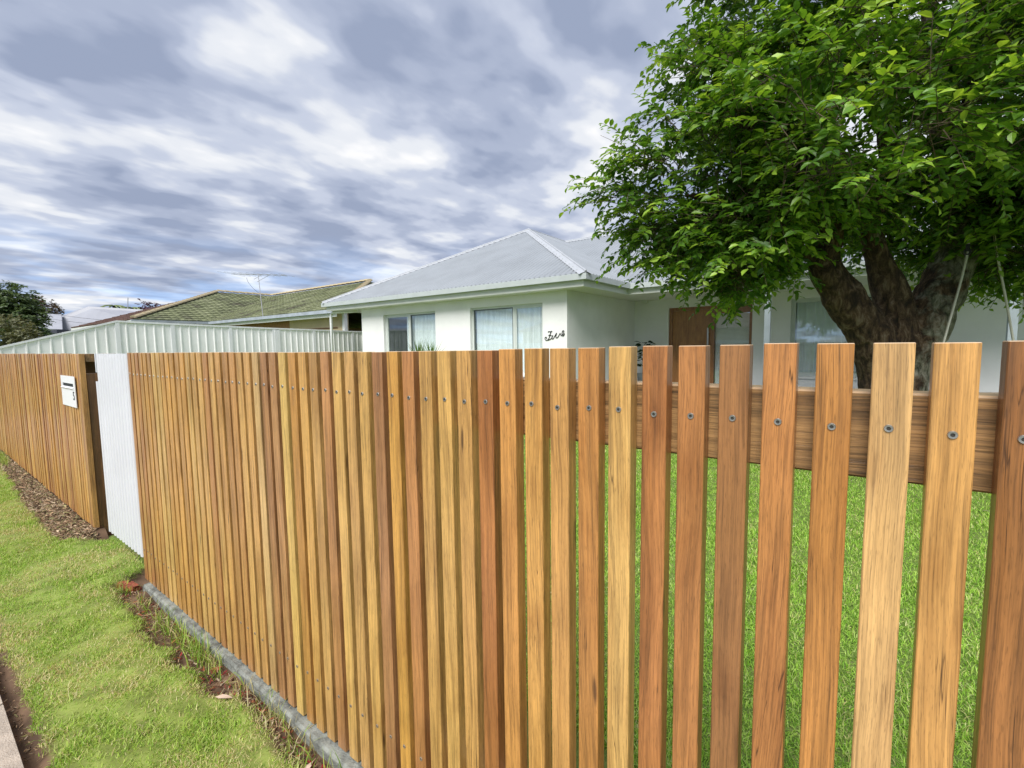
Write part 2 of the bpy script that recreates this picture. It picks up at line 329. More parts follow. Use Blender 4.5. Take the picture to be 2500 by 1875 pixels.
M['ridgetile'] = plain('ridge_tile', (.36, .30, .19), .9, .25, 4)
M['browntile'] = plain('bare_brown_tile', (.12, .065, .05), .85, .25, 3)
def bark():
    m, n, l, p, o = mat_new('bark'); tc = n.new('ShaderNodeTexCoord')
    mp = N(n, 'ShaderNodeMapping'); mp.inputs['Scale'].default_value = (1, 1, .45); l.new(tc.outputs['Object'], mp.inputs[0])
    t = N(n, 'ShaderNodeTexNoise', inp={'Scale': 15, 'Detail': 9, 'Roughness': .74, 'Distortion': .5}); l.new(mp.outputs[0], t.inputs['Vector'])
    r = ramp(n, [(.36, (.018, .010, .006)), (.48, (.085, .048, .026)), (.56, (.20, .125, .07)), (.66, (.34, .26, .18))]); l.new(t.outputs[0], r.inputs[0])
    t2 = N(n, 'ShaderNodeTexNoise', inp={'Scale': 2.6, 'Detail': 5, 'Roughness': .65, 'Distortion': .5}); l.new(tc.outputs['Object'], t2.inputs['Vector'])
    sp = n.new('ShaderNodeSeparateXYZ'); l.new(tc.outputs['Object'], sp.inputs[0])
    lm = N(n, 'ShaderNodeMath', operation='MULTIPLY_ADD', inp={1: .33}); l.new(sp.outputs[0], lm.inputs[0]); l.new(t2.outputs[0], lm.inputs[2])
    mk = ramp(n, [(.62, 0), (.70, .8)]); l.new(lm.outputs[0], mk.inputs[0])           # lichen keeps to one side of the stem
    li = ramp(n, [(.38, (.08, .085, .05)), (.5, (.28, .28, .20)), (.62, (.55, .53, .44))]); l.new(t.outputs[0], li.inputs[0])
    mx = N(n, 'ShaderNodeMix', data_type='RGBA'); l.new(mk.outputs[0], mx.inputs[0]); l.new(r.outputs[0], mx.inputs[6]); l.new(li.outputs[0], mx.inputs[7])
    l.new(mx.outputs[2], p.inputs['Base Color']); p.inputs['Roughness'].default_value = .95
    b = N(n, 'ShaderNodeBump', inp={'Strength': 1., 'Distance': .12}); l.new(t.outputs[0], b.inputs['Height']); l.new(b.outputs[0], p.inputs['Normal'])
    return m
M['bark'] = bark()
M['twig'] = plain('twig_bark', (.10, .075, .045), .9, .2, 30)

# ------------------------------------------------------------------ ground
def vnoise(x, y, s, seed=0):
    """smooth value noise on a lattice"""
    r = np.random.default_rng(seed).random((64, 64)); x = x*s; y = y*s
    xi = np.floor(x).astype(int); yi = np.floor(y).astype(int); fx = x-xi; fy = y-yi; fx = fx*fx*(3-2*fx); fy = fy*fy*(3-2*fy)
    g = lambda a, b: r[a % 64, b % 64]
    return (g(xi,yi)*(1-fx)+g(xi+1,yi)*fx)*(1-fy)+(g(xi,yi+1)*(1-fx)+g(xi+1,yi+1)*fx)*fy
def sheet(name, x0, x1, y0, y1, z, mat, step=None, amp=0., zf=None):
    if step is None: return tag(MB().quad((x0,y0,z),(x1,y0,z),(x1,y1,z),(x0,y1,z)).build(name, mat), kind='structure')
    nx, ny = int((x1-x0)/step)+1, int((y1-y0)/step)+1
    X, Y = np.meshgrid(np.linspace(x0,x1,nx), np.linspace(y0,y1,ny), indexing='ij')
    Z = z + amp*(vnoise(X,Y,9,1)-.5) + amp*.6*(vnoise(X,Y,27,2)-.5)
    if zf is not None: Z = Z + zf(X, Y)
    i = np.arange(nx*ny).reshape(nx,ny); a,b,c,d = i[:-1,:-1].ravel(), i[1:,:-1].ravel(), i[1:,1:].ravel(), i[:-1,1:].ravel()
    cc = None
    if zf is not None:
        g = np.clip((edge_y(X)-Y-.015)/.025, 0, 1)*np.clip((Y+.548)/.02, 0, 1); nz = vnoise(X, Y, 21, 71)[...,None]; m_ = g[...,None]
        cc = (np.array([.20,.25,.06])*(.6+.7*nz)*m_ + np.array([.11,.068,.042])*(.5+1.*nz)*(1-m_)).reshape(-1,3)
    me = tri_mesh(name, np.stack([X.ravel(),Y.ravel(),Z.ravel()],1), np.concatenate([np.stack([a,b,c],1),np.stack([a,c,d],1)]), cc, smooth=True)
    return tag(link(name, me, mat), kind='structure')
sheet('ground', -400, 400, -400, 400, -.09, M['lawnfar'])
sheet('road', -120, 120, -12, -4.2, -.06, M['asphalt'])
# grass edge towards the fence (x, y), measured along the verge
EDGE = np.array([(-9.5,-.09),(-7.96,-.09),(-6.2,-.136),(-4.74,-.155),(-4.415,-.144),(-4.2,-.05),(-4.10,.12),(-3.45,.12),(-3.38,-.02),(-3.36,-.125),(-3.1,-.122),(-2.8,-.132),
                 (-2.61,-.152),(-2.44,-.119),(-2.34,-.144),(-2.23,-.108),(-2.06,-.131),(-1.91,-.072),(-1.74,-.061),(-1.56,-.096),(-1.43,-.096),(2.5,-.1)])
def edge_y(x): return np.interp(x, EDGE[:,0], EDGE[:,1]) + .03*(vnoise(x, x*0, 11, 7)-.5)
def verge_z(X, Y):          # turf stands a few centimetres above the scraped strip along the fence
    d = edge_y(X) - Y
    up = np.clip((d+.015)/.04, 0, 1)
    e2 = np.clip((Y+.575)/.03, 0, 1)
    hump = .045*np.exp(-((X+3.75)/.45)**2)*np.clip((Y+.35)/.3, 0, 1)
    bank = .095*np.clip((Y+.17)/.15, 0, 1)*np.clip((-4.15-X)/.12, 0, 1)
    bank = bank + .022*np.clip((Y+.12)/.08, 0, 1)*np.clip((X+3.25)/.1, 0, 1)
    return (up*.034 + hump)*e2 - .03 + bank
sheet('nature_strip', -12, 2.5, -.64, .05, 0, M['chip'], .02, .014, verge_z)
sheet('gateway', -4.25, -3.3, .05, .9, .02, M['turf'], .05, .01)
sheet('lawn', -14.4, 9, .05, 30, -.012, M['turf'], .25, .02)
# footpath of poured slabs
fp = tag(MB().box(-14, 3, -2.1, -.605, -.08, -.03).build('footpath', M['path']), kind='structure')
for i in range(9):
    a = -2.594-1.5*4+1.5*i
    b = MB(); b.box(a+.006, a+1.494, -2.09, -.61, -.0295, .004); o = b.build('slab', M['path'], fp)

def blades(name, xs, ys, zs, ln, wd, cols, lean=.6, mat='grass', curl=1.):
    n = len(xs); az = RNG.random(n)*2*np.pi; le = np.abs(RNG.normal(lean, .35, n)).clip(.03, 1.45)
    d = np.stack([np.cos(az), np.sin(az), np.zeros(n)], 1); w = np.stack([-np.sin(az+RNG.normal(0,.5,n)), np.cos(az), np.zeros(n)], 1)*wd[:,None]/2
    b = np.stack([xs, ys, zs], 1); h = ln[:,None]
    m = b + d*h*.5*np.sin(le*.6)[:,None] + np.array([0,0,1.])*h*.5*np.cos(le*.6)[:,None]
    t = m + d*h*.5*np.sin(np.minimum(le*1.25*curl,1.9))[:,None] + np.array([0,0,1.])*h*.5*np.cos(np.minimum(le*1.25*curl,1.9))[:,None]
    V = np.stack([b-w, b+w, m-w*.8, m+w*.8, t], 1).reshape(-1,3); k = np.arange(n)[:,None]*5
    T = np.concatenate([k+[0,1,3], k+[0,3,2], k+[2,3,4]], 1).reshape(-1,3)
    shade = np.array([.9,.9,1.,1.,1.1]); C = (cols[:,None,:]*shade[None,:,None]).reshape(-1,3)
    return tri_mesh(name, V, T, C)
G1 = np.array([(.25,.42,.05),(.32,.48,.065),(.41,.54,.11),(.18,.33,.04),(.45,.54,.17)])
STRAW = np.array([(.62,.56,.26),(.55,.46,.22),(.68,.62,.36)])
def grass_cols(x, y, dry, seed):
    n = len(x); pk = RNG.integers(0, len(G1), n); c = G1[pk]*RNG.uniform(.8,1.15,(n,1))
    p = vnoise(x, y, 3.1, seed)*.6 + vnoise(x, y, 9, seed+1)*.4
    isdry = RNG.random(n) < np.clip((p-.46)*3.0, .08, .6)*dry
    c[isdry] = STRAW[RNG.integers(0, 3, isdry.sum())]*RNG.uniform(.75,1.1,(isdry.sum(),1)); return c, isdry
def make_verge():
    n = 400000
    x = -9.2 + 7.9*(RNG.random(n)**.72); x = np.where(RNG.random(n) < .12, RNG.uniform(-1.5, .3, n), x)
    y = RNG.uniform(-.575, .55, n)
    ok = (y < edge_y(x)+RNG.normal(0,.012,n)) & (y > -.565+.02*(vnoise(x,x*0,14,3)-.5)*2) & ((y < .03) | ((x > -4.15) & (x < -3.4)))
    bare = vnoise(x, y, 6, 21)*.5+vnoise(x, y, 15, 22)*.5; ok &= ~((bare > .74) & (RNG.random(n) < .8))
    x, y = x[ok], y[ok]; z = verge_z(x, y)*(y < .05) + .015*(y >= .05) - .006
    c, dry = grass_cols(x, y, 1., 31)
    ln = RNG.uniform(.012,.032,len(x)); ln[RNG.random(len(x)) < .02] *= 1.6
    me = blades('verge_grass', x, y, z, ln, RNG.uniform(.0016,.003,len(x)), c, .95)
    tag(link('verge_grass', me, M['grass']), 'mown green grass with straw patches on the strip beside the footpath', 'grass', kind='stuff')
make_verge()
def make_lawn():
    n = 430000
    r = RNG.random(n); y = .5 + 6.2*r**1.5; x = -1.0-.62*y + (3.9+.68*y)*RNG.random(n)
    ok = (y > .52+.05*vnoise(x, x*0, 8, 9)); x, y = x[ok], y[ok]
    k = 190000; x2 = RNG.uniform(-13.9, 5.5, k); y2 = .5+10*RNG.random(k)**1.25; x = np.concatenate([x, x2]); y = np.concatenate([y, y2])
    c, dry = grass_cols(x, y, .25, 41); c *= np.array([1.02,1.14,1.0])
    ln = RNG.uniform(.016,.038,len(x))*(1+.05*y); wd = RNG.uniform(.002,.0042,len(x))*(1+.12*y)
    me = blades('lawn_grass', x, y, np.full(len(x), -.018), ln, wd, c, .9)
    tag(link('lawn_grass', me, M['grass']), 'lush green lawn of the front yard behind the pickets', 'grass', kind='stuff')
make_lawn()
# weeds in the scraped strip
def weeds():
    xs = []; 
    for cx, cy, k, r in [(-3.3,-.09,90,.06),(-2.55,-.07,120,.1),(-1.2,-.06,90,.1),(-2.35,-.07,150,.09),(-2.2,-.06,80,.06),(-1.72,-.05,90,.06),(-1.5,-.06,60,.06),(-2.7,-.08,90,.08),(-3.0,-.08,60,.06),(-1.95,-.05,30,.04),(-7.9,-.06,220,.12),(-8.3,-.05,200,.15)]:
        xs.append(np.stack([RNG.normal(cx, r, k), np.minimum(RNG.normal(cy, .02, k), -.03)], 1))
    p = np.concatenate(xs); n = len(p); c, d = grass_cols(p[:,0], p[:,1], 1.2, 51)
    me = blades('weeds', p[:,0], p[:,1], verge_z(p[:,0], p[:,1]), RNG.uniform(.03,.11,n), RNG.uniform(.0018,.004,n), c*.9, .7)
    tag(link('weeds', me, M['grass']), 'tufts of weedy grass along the foot of the fence', 'weeds', kind='stuff')
weeds()
def chips(name, n, fx, fy, cols, ls, zf, label, cat):
    x = fx(n); y = fy(x, n); az = RNG.random(n)*np.pi; L = RNG.uniform(*ls, n)*RNG.uniform(.5,1,n); W = L*RNG.uniform(.08,.3,n); tilt = RNG.normal(0,.35,n)
    d = np.stack([np.cos(az)*np.cos(tilt), np.sin(az)*np.cos(tilt), np.sin(tilt)],1)*L[:,None]/2; w = np.stack([-np.sin(az), np.cos(az), RNG.normal(0,.3,n)],1)*W[:,None]/2
    c0 = np.stack([x, y, zf(x, y)+RNG.uniform(0,.012,n)],1); up = np.array([0,0,.0025])
    V = np.stack([c0-d-w*.6, c0-d*.6+w, c0+d+w*.5, c0+d*.7-w, c0-d-w*.6-up, c0-d*.6+w-up, c0+d+w*.5-up, c0+d*.7-w-up],1).reshape(-1,3); k = np.arange(n)[:,None]*8
    T = np.concatenate([k+t for t in ([0,2,1],[0,3,2],[0,1,5],[0,5,4],[1,2,6],[1,6,5],[2,3,7],[2,7,6],[3,0,4],[3,4,7])],1).reshape(-1,3)
    C = np.repeat(cols[RNG.integers(0,len(cols),n)]*RNG.uniform(.6,1.2,(n,1)), 8, axis=0)
    tag(link(name, tri_mesh(name, V, T, C), M['chip']), label, cat, kind='stuff')
TAN = np.array([(.40,.28,.17),(.28,.18,.11),(.18,.115,.07),(.46,.36,.25),(.12,.08,.05),(.26,.24,.11)])
RED = np.array([(.25,.03,.03),(.30,.10,.05),(.10,.05,.03),(.33,.22,.13),(.45,.36,.25),(.08,.05,.035)])
low = lambda x, y: np.full(len(x), -.028)
chips('bark_mulch', 6500, lambda n: -9.2+5.0*RNG.random(n)**.8, lambda x, n: edge_y(x)+(-.005-edge_y(x))*RNG.random(n)**1., TAN, (.02,.06), lambda x, y: verge_z(x, y)+.004, 'tan bark mulch in the strip below the letterbox fence', 'mulch')
chips('leaf_litter', 1500, lambda n: RNG.uniform(-3.35,.3,n), lambda x, n: edge_y(x)+(-.04-edge_y(x))*RNG.random(n), RED, (.008,.035), lambda x, y: verge_z(x, y)+.003, 'dry leaf litter and wood scraps along the concrete edging', 'litter')
chips('path_edge_litter', 500, lambda n: RNG.uniform(-5,-1.5,n), lambda x, n: RNG.uniform(-.602,-.56,n), TAN, (.006,.02), low, 'crumbs of bark in the gap beside the footpath', 'litter')
chips('fallen_leaves', 160, lambda n: RNG.uniform(-3,2.6,n), lambda x, n: RNG.uniform(.7,6,n), np.array([(.62,.60,.35),(.45,.38,.2),(.2,.13,.08),(.55,.6,.25)]), (.02,.05), lambda x, y: np.full(len(x), .012), 'scattered fallen leaves on the front lawn', 'leaves')
# broken bricks where the edging stops
for k, (bx, by, bw, rz, lb) in enumerate([(-3.27,-.055,.07,.4,'broken red brick piece against the end of the concrete edging'),(-3.36,-.075,.055,1.2,'small red brick chip beside the dark hole at the gate'),(-2.16,-.062,.035,.8,'crimson brick crumb in the weeds along the edging')]):
    b = MB(); s = [random.uniform(.7,1.1) for _ in range(8)]
    vs = [(sx*bw*.5*s[i], sy*bw*.36*s[i], (0 if sz < 0 else bw*.5*s[i])) for i, (sx,sy,sz) in enumerate([(-1,-1,-1),(1,-1,-1),(1,1,-1),(-1,1,-1),(-1,-1,1),(1,-1,1),(1,1,1),(-1,1,1)])]
    b.add(vs, [(3,2,1,0),(4,5,6,7),(0,1,5,4),(1,2,6,5),(2,3,7,6),(3,0,4,7)])
    o = link('brick_fragment', b.mesh('brick_fragment'), M['brick'], None, (bx,by,-.012)); o.rotation_euler = (0,.15,rz)
    tag(o, lb, 'brick')
# a few loose dead leaves
for k, (lx, ly, lz, rz, lb) in enumerate([(-1.93,-.12,.022,.5,'pale curled dead leaf on the verge grass'),(-1.42,-.09,.0,1.9,'pinkish strip of bark beside the concrete edging')]):
    b = MB(); L = .035; b.add([(-L,0,0),(-L*.3,-.009,.004),(L*.4,-.008,.006),(L,.002,.002),(L*.4,.009,.004),(-L*.3,.009,.006)], [(0,1,5),(1,2,4,5),(2,3,4)])
    b.add([(-L,0,-.001),(-L*.3,-.009,.003),(L*.4,-.008,.005),(L,.002,.001),(L*.4,.009,.003),(-L*.3,.009,.005)], [(0,5,1),(1,5,4,2),(2,4,3)])
    o = link('dead_leaf', b.mesh('dead_leaf'), plain('dead_leaf', (.55,.42,.33), .8), None, (lx,ly,lz)); o.rotation_euler = (0,0,rz); tag(o, lb, 'leaf')

# ------------------------------------------------------------------ timber fences
TONE = {-2:(150,95,50),-1:(140,84,44),0:(206,150,84),1:(207,162,106),2:(176,114,56),3:(182,116,64),4:(132,84,52),5:(168,106,60),6:(172,106,60),7:(214,168,98),8:(184,122,64),
        9:(196,142,80),10:(206,150,80),11:(196,134,70),12:(166,100,55),13:(198,148,84),14:(206,160,90),15:(192,146,82),16:(176,116,70),17:(206,150,70),18:(160,110,75),19:(206,160,90),20:(196,150,90),
        21:(210,165,95),22:(180,125,80),23:(195,150,90),24:(205,155,85),25:(185,130,65),26:(222,182,102),27:(180,130,85),28:(164,114,75),29:(204,166,110),30:(200,150,88),31:(206,158,92),32:(190,136,80),33:(172,122,72)}
POOL = [(206,158,92),(190,140,80),(176,120,72),(214,170,100),(198,146,84),(184,128,70),(205,150,80),(168,114,72)]
TH = .030
def picket_mesh(h):
    b = .0014; x0, x1, y0, y1 = -.021, .021, 0, TH
    p = [(x0+b,y0),(x1-b,y0),(x1,y0+b),(x1,y1-b),(x1-b,y1),(x0+b,y1),(x0,y1-b),(x0,y0+b)]; k = .0010
    q = [(x*(1-k/.021), TH/2+(y-TH/2)*(1-k/(TH/2))) for x, y in p]; n = 8; m = MB()
    m.add([(x,y,0) for x,y in p]+[(x,y,h-k) for x,y in p]+[(x,y,h) for x,y in q], [tuple(range(7,-1,-1)), tuple(range(16,24))]+[(r*8+i,r*8+(i+1)%8,r*8+8+(i+1)%8,r*8+8+i) for r in (0,1) for i in range(8)])
    return m.mesh('picket')
def screw_meshes():
    b = MB(); n = 14; r = .0053
    ring = lambda rr, y: [(rr*math.cos(2*math.pi*k/n), y, rr*math.sin(2*math.pi*k/n)) for k in range(n)]
    b.add(ring(r,-.0002)+ring(r*.86,-.0016)+ring(r*.45,-.0015)+ring(r*.36,-.0004), [(i*n+(k+1)%n, i*n+k, (i+1)*n+k, (i+1)*n+(k+1)%n) for i in range(3) for k in range(n)]+[tuple(3*n+k for k in range(n-1,-1,-1))])
    me = b.mesh('screw'); me.materials.append(M['steel']); me.materials.append(M['recess'])
    for i, p in enumerate(me.polygons): p.material_index = 1 if i >= 2*n else 0
    return me
SCREW = screw_meshes(); SCREW2 = SCREW.copy(); SCREW2.materials[0] = plain('dull_screw', (.22, .17, .12), .6)
ZT, ZB = 1.292, .036
fence = thing('picket_fence', 'long fence of oiled hardwood pickets on a concrete edging in front of the lawn', 'fence', (-1.5, .05, 0))
pm = picket_mesh(ZT-ZB); pm.materials.append(M['picket'])
for n in range(-20, 53):
    o = link('picket', pm, None, fence, (-n*.062+random.uniform(-.0012,.0012), random.uniform(-.0008,.0008), ZB+random.uniform(-.001,.001)+(.0088*min(1, (1-n/16)*1.25) if n < 16 else 0)))
    t = TONE.get(n) or random.choice(POOL); o.color = (*[min(1, (v*.78+g_*.22)*k_) for v, g_, k_ in zip(lin(t), lin((196,142,78)), (.93, 1.0, 1.08))], 1)
    o.rotation_euler = (0, random.uniform(-.0012,.0012), 0)
    for zz in (1.179, .211):
        s = link('screw', SCREW if zz > 1 else SCREW2, None, o); s.location = (random.uniform(-.004,.004), -.0003, zz-ZB+random.uniform(-.0025,.0025)); s.rotation_euler = (0, random.uniform(0,3), 0)
def rail(z0, z1, x0, x1, y0, y1, parent, name='rail'):
    b = MB(); p = [(y0,z0+.003),(y0+.003,z0),(y1-.003,z0),(y1,z0+.003),(y1,z1-.003),(y1-.003,z1),(y0+.003,z1),(y0,z1-.003)]
    b.add([(x0,y,z) for y,z in p]+[(x1,y,z) for y,z in p], [tuple(range(8)), tuple(range(15,7,-1))]+[(i,8+i,8+(i+1)%8,(i+1)%8) for i in range(8)])
    return b.build(name, M['rail'], parent)
rail(1.113, 1.234, -3.22, 1.27, TH+.001, TH+.046, fence)
rail(.15, .272, -3.22, 1.27, TH+.001, TH+.046, fence)
for px in (-3.1, -1.75): MB().bbox(px-.045, px+.045, TH+.047, TH+.137, -.05, 1.26).build('post', M['post'], fence)
def plinth():
    b = MB(); xs = np.arange(-3.19, 1.3, .09); top = []
    for i, x in enumerate(xs): top.append((x, -.026+random.uniform(-.0025,.0025), .030+random.uniform(-.0025,.0015)))
    vs = []; 
    for x, y, z in top: vs += [(x,y-.002,-.12),(x,y,z-.008),(x,y+.008,z),(x,.072,z-.001),(x,.074,-.12)]
    m = len(top); fs = [(i*5+k,(i+1)*5+k,(i+1)*5+k+1,i*5+k+1) for i in range(m-1) for k in range(4)]+[(0,1,2,3,4),tuple(range(m*5-1,m*5-6,-1))]
    b.add(vs, fs); b.build('plinth', M['concrete'], fence)
plinth()
lf = thing('picket_fence', 'timber batten fence that carries the white letterbox, beyond the white gate', 'fence', (-6.5, .05, 0))
pm2 = picket_mesh(1.288-.085); pm2.materials.append(M['picket'])
x = -4.292; k = 0
while x > -9.4:
    o = link('picket', pm2, None, lf, (x-.021, random.uniform(-.004,.004), .085+random.uniform(-.004,.003))); t = random.choice(POOL[:3]+POOL[4:]+[(190,135,80)]); o.color = (*[v*k_ for v, k_ in zip(lin(t), (.94,.97,1.0))], 1)
    x -= .0575; k += 1
rail(1.10, 1.22, -9.4, -4.66, TH+.006, TH+.05, lf); rail(.2, .32, -9.4, -4.66, TH+.006, TH+.05, lf)
MB().box(-4.60,-4.312,.034,.2,1.232,1.286).build('rail', M['rail'], lf)
MB().box(-4.44,-4.312,.034,.2,-.05,1.15).build('post', M['post'], lf)
MB().box(-4.62,-4.605,.034,.26,1.06,1.231).build('gap_shade_board', M['brownstrip'], lf)  # board added behind the gap, its dark brown standing in for shadow

# white corrugated gate, closed between the two fences
gate = thing('gate', 'closed white corrugated metal gate between the two timber fences', 'gate', (-3.6, .02, .148))
def corr_sheet(x0, x1, z0, z1, y, pitch, amp, n=8):
    xs = np.linspace(x0, x1, int((x1-x0)/pitch*n)+1); b = MB(); t = .0015
    prof = [y-amp+2*amp*min(1, max(0, (abs(((xx-x0)/pitch) % 1-.5)-.22)/.16)) for xx in xs]
    vs = [];
    for xx, yy in zip(xs, prof): vs += [(xx,yy,z0),(xx,yy,z1),(xx,yy+t,z1),(xx,yy+t,z0)]
    m = len(xs); fs = [(i*4+k, i*4+(k+1)%4, (i+1)*4+(k+1)%4, (i+1)*4+k) for i in range(m-1) for k in range(4)]
    fs = [f[::-1] for f in fs]
    b.add(vs, fs+[(0,1,2,3),((m-1)*4+3,(m-1)*4+2,(m-1)*4+1,(m-1)*4)]); return b
P_ = .0569
corr_sheet(-3.945+P_, -3.262, .149, 1.288, .012, P_, .012, 16).build('sheet', M['corr_white'], gate)
corr_sheet(-3.945, -3.945+P_-.0005, .149, 1.115, .012, P_, .012, 16).build('sheet', M['corr_white'], gate)
corr_sheet(-3.925, -3.945+P_-.0005, 1.172, 1.288, .012, P_, .012, 16).build('sheet', M['corr_white'], gate)
fr = MB(); fr.box(-3.89,-3.27,.0195,.05,1.255,1.2865); fr.box(-3.89,-3.27,.0195,.05,.16,.195); fr.box(-3.30,-3.262,.0195,.05,.196,1.254); fr.box(-3.89,-3.855,.0195,.05,.196,1.254); fr.build('frame', M['white'], gate)
MB().box(-3.915,-3.86,.022,.055,1.12,1.168).build('latch', M['white'], gate)

# letterbox let into the batten fence
box = thing('letterbox', 'white metal letterbox front with a slot and the number 5, set into the batten fence', 'letterbox', (-4.64, -.01, .915))
lx0, lx1, lz0, lz1 = -4.86, -4.44, .912, 1.130
def plate():
    b = MB(); y0, y1 = -.010, -.006
    sx0, sx1, sz0, sz1 = lx0+.05, lx1-.045, 1.055, 1.078
    b.box(lx0, lx1, y0, y1, lz0, sz0); b.box(lx0, lx1, y0, y1, sz1, lz1); b.box(lx0, sx0, y0, y1, sz0+.0001, sz1-.0001); b.box(sx1, lx1, y0, y1, sz0+.0001, sz1-.0001)
    b.build('plate', M['white'], box)
    MB().box(sx0-.01, sx1+.01, -.0055, .02, sz0-.01, sz1+.01).build('slot', M['black'], box)
    h = MB(); h.add([(sx0-.012,-.0105,1.035),(sx1+.012,-.0105,1.035),(sx1+.012,-.021,1.046),(sx0-.012,-.021,1.046),(sx0-.012,-.0105,1.054),(sx1+.012,-.0105,1.054)], [(0,1,2,3),(3,2,5,4),(0,3,4),(1,5,2),(0,4,5,1)])
    h.build('chute_lip', M['white'], box)
plate()
def text_obj(body, size, loc, rot, mat, parent, name, ext=.001):
    cu = bpy.data.curves.new('tmp', 'FONT'); cu.body = body; cu.size = size; cu.extrude = ext; cu.align_x = 'CENTER'
    t = bpy.data.objects.new('tmp', cu); COL.objects.link(t)
    me = bpy.data.meshes.new_from_object(t.evaluated_get(bpy.context.evaluated_depsgraph_get())); bpy.data.objects.remove(t); bpy.data.curves.remove(cu)
    me.name = name; o = link(name, me, mat, parent, loc); o.rotation_euler = rot; return o
text_obj('5', .085, (lx1-.045, -.0115, .965), (math.pi/2,0,0), M['black'], box, 'number')

# ------------------------------------------------------------------ white house
house = thing('house', 'white rendered single-storey house with a pale corrugated steel hip roof', 'house', (-7, 12, 0))
YW, YE, XS, XL = 8.2, 12.0, -5.29, -12.66        # wing front wall, entry wall, wing side wall, wing left wall
EY, EX, IX, EY2, EXL = 7.72, -4.57, -4.62, 9.95, -14.1   # gutter lines
ZG = 2.74; YR, ZR, XR, YA = 15.05, 5.225, -9.4, 12.62
def wall_x(y0, y1, x0, x1, z0, z1, holes, name='wall'):
    """wall running along x with openings (x0, x1, z0, z1)"""
    b = MB(); xs = sorted({x0, x1} | {h[0] for h in holes} | {h[1] for h in holes})
    for a, c in zip(xs[:-1], xs[1:]):
        hs = [h for h in holes if h[0] <= a+1e-6 and h[1] >= c-1e-6]
        if not hs: b.box(a, c, y0, y1, z0, z1)
        else:
            h = hs[0]
            if h[2] > z0: b.box(a, c, y0, y1, z0, h[2])
            if h[3] < z1: b.box(a, c, y0, y1, h[3], z1)
    return b.build(name, M['render'], house)
W1 = (-11.6, -9.39, .62, 2.268); W2 = (-8.13, -5.925, .62, 2.272); DR = (-4.33, -2.28, .12, 2.262); W3 = (-1.467, 1.243, .50, 2.308)
wall_x(YW, YW+.2, XL, XS, -.1, 2.5, [W1, W2])
MB().box(XS-.2, XS-.001, YW+.2, YE, -.1, 2.499).build('wall', M['render'], house)
wall_x(YE, YE+.2, XS-.2, 5.0, -.1, 2.5, [DR, W3])
MB().box(XL, XL+.2, YW+.2, 19, -.1, 2.498).build('wall', M['render'], house)
sf = MB()
sf.box(EXL+.13, EX-.13, EY+.14, YW+.001, 2.5, 2.512); sf.box(XS-.003, EX-.13, YW+.0015, YE, 2.5, 2.512); sf.box(EX-.1295, 5.2, EY2+.14, YE, 2.5, 2.512); sf.box(EXL+.13, XL, YW+.0015, 19, 2.5, 2.512)
sf.build('soffit', M['soffit'], house)
fa = MB()
fa.box(EXL+.13, EX-.115, EY+.115, EY+.139, 2.497, 2.66); fa.box(EX-.139, EX-.115, EY+.1395, EY2+.1145, 2.497, 2.66); fa.box(EX-.139, 5.2, EY2+.115, EY2+.139, 2.497, 2.66); fa.box(EXL+.106, EXL+.1295, EY+.115, 19, 2.497, 2.66)
fa.build('fascia', M['trim'], house)
def gutter():
    prof = [(0,0),(0,.118),(.012,.124),(.018,.112),(.018,.02),(.10,.02),(.112,.02),(.112,0)]     # distance from the outer line, height
    def run(path, closed=False):
        b = MB(); m = len(path); k = len(prof)
        for (px, py, ox, oy) in path:
            b.v += [(px+ox*d, py+oy*d, ZG-.118+h) for d, h in prof]
        b.f += [(i*k+j, (i+1)*k+j, (i+1)*k+(j+1)%k, i*k+(j+1)%k) for i in range(m-1) for j in range(k)]
        b.f += [tuple(range(k)), tuple(range(m*k-1, m*k-k-1, -1))]
        return b
    run([(EXL, 19, 1, 0), (EXL, EY, 1, 1), (EX, EY, -1, 1), (EX, EY2, -1, 1), (5.2, EY2, 0, 1)]).build('gutter', M['gutter'], house)
gutter()
def corr_roof(name, o, e, s, nrm, us, lo, hi, pitch=.13, amp=.024, per=10, mat='roof'):
    o, e, s, nrm = map(np.array, (o, e, s, nrm)); n = int((us[1]-us[0])/pitch*per)+1; u = np.linspace(us[0], us[1], n)
    L = np.array([lo(a) for a in u]); H = np.array([hi(a) for a in u]); H = np.maximum(H, L+1e-4); off = amp*(2*np.abs(np.sin(np.pi*u/pitch))**.8-1)
    A = o + u[:,None]*e + L[:,None]*s + off[:,None]*nrm; B = o + u[:,None]*e + H[:,None]*s + off[:,None]*nrm
    V = np.empty((2*n,3)); V[0::2] = A; V[1::2] = B; i = np.arange(n-1)*2
    T = np.concatenate([np.stack([i,i+2,i+3],1), np.stack([i,i+3,i+1],1)])
    return link(name, tri_mesh(name, V, T), M[mat], house)
rise = ZR-ZG; zr0 = ZG-.005
run1 = YA-EY; L1 = math.hypot(run1, rise); s1 = (0, run1/L1, rise/L1); n1_ = (0, -rise/L1, run1/L1)
xl, xr_ = EXL+.02, EX-.02; half = (xr_-xl)/2; XR = (xl+xr_)/2
corr_roof('roof_sheet', (xl, EY+.03, zr0), (1,0,0), s1, n1_, (0, 2*half), lambda u: 0, lambda u: min(u, 2*half-u)/half*L1)
run2 = half; L2 = math.hypot(run2, rise); s2 = (-run2/L2, 0, rise/L2); n2_ = (rise/L2, 0, run2/L2)
y0 = EY+.03
corr_roof('roof_sheet', (xr_, y0, zr0), (0,1,0), s2, n2_, (0, YR-y0), lambda u: 0 if u < EY2-y0 else (u-(EY2-y0))/(YR-EY2)*L2, lambda u: min(u/(YA-y0), 1)*L2)
run3 = YR-EY2; L3 = math.hypot(run3, rise); s3 = (0, run3/L3, rise/L3); n3_ = (0, -rise/L3, run3/L3)
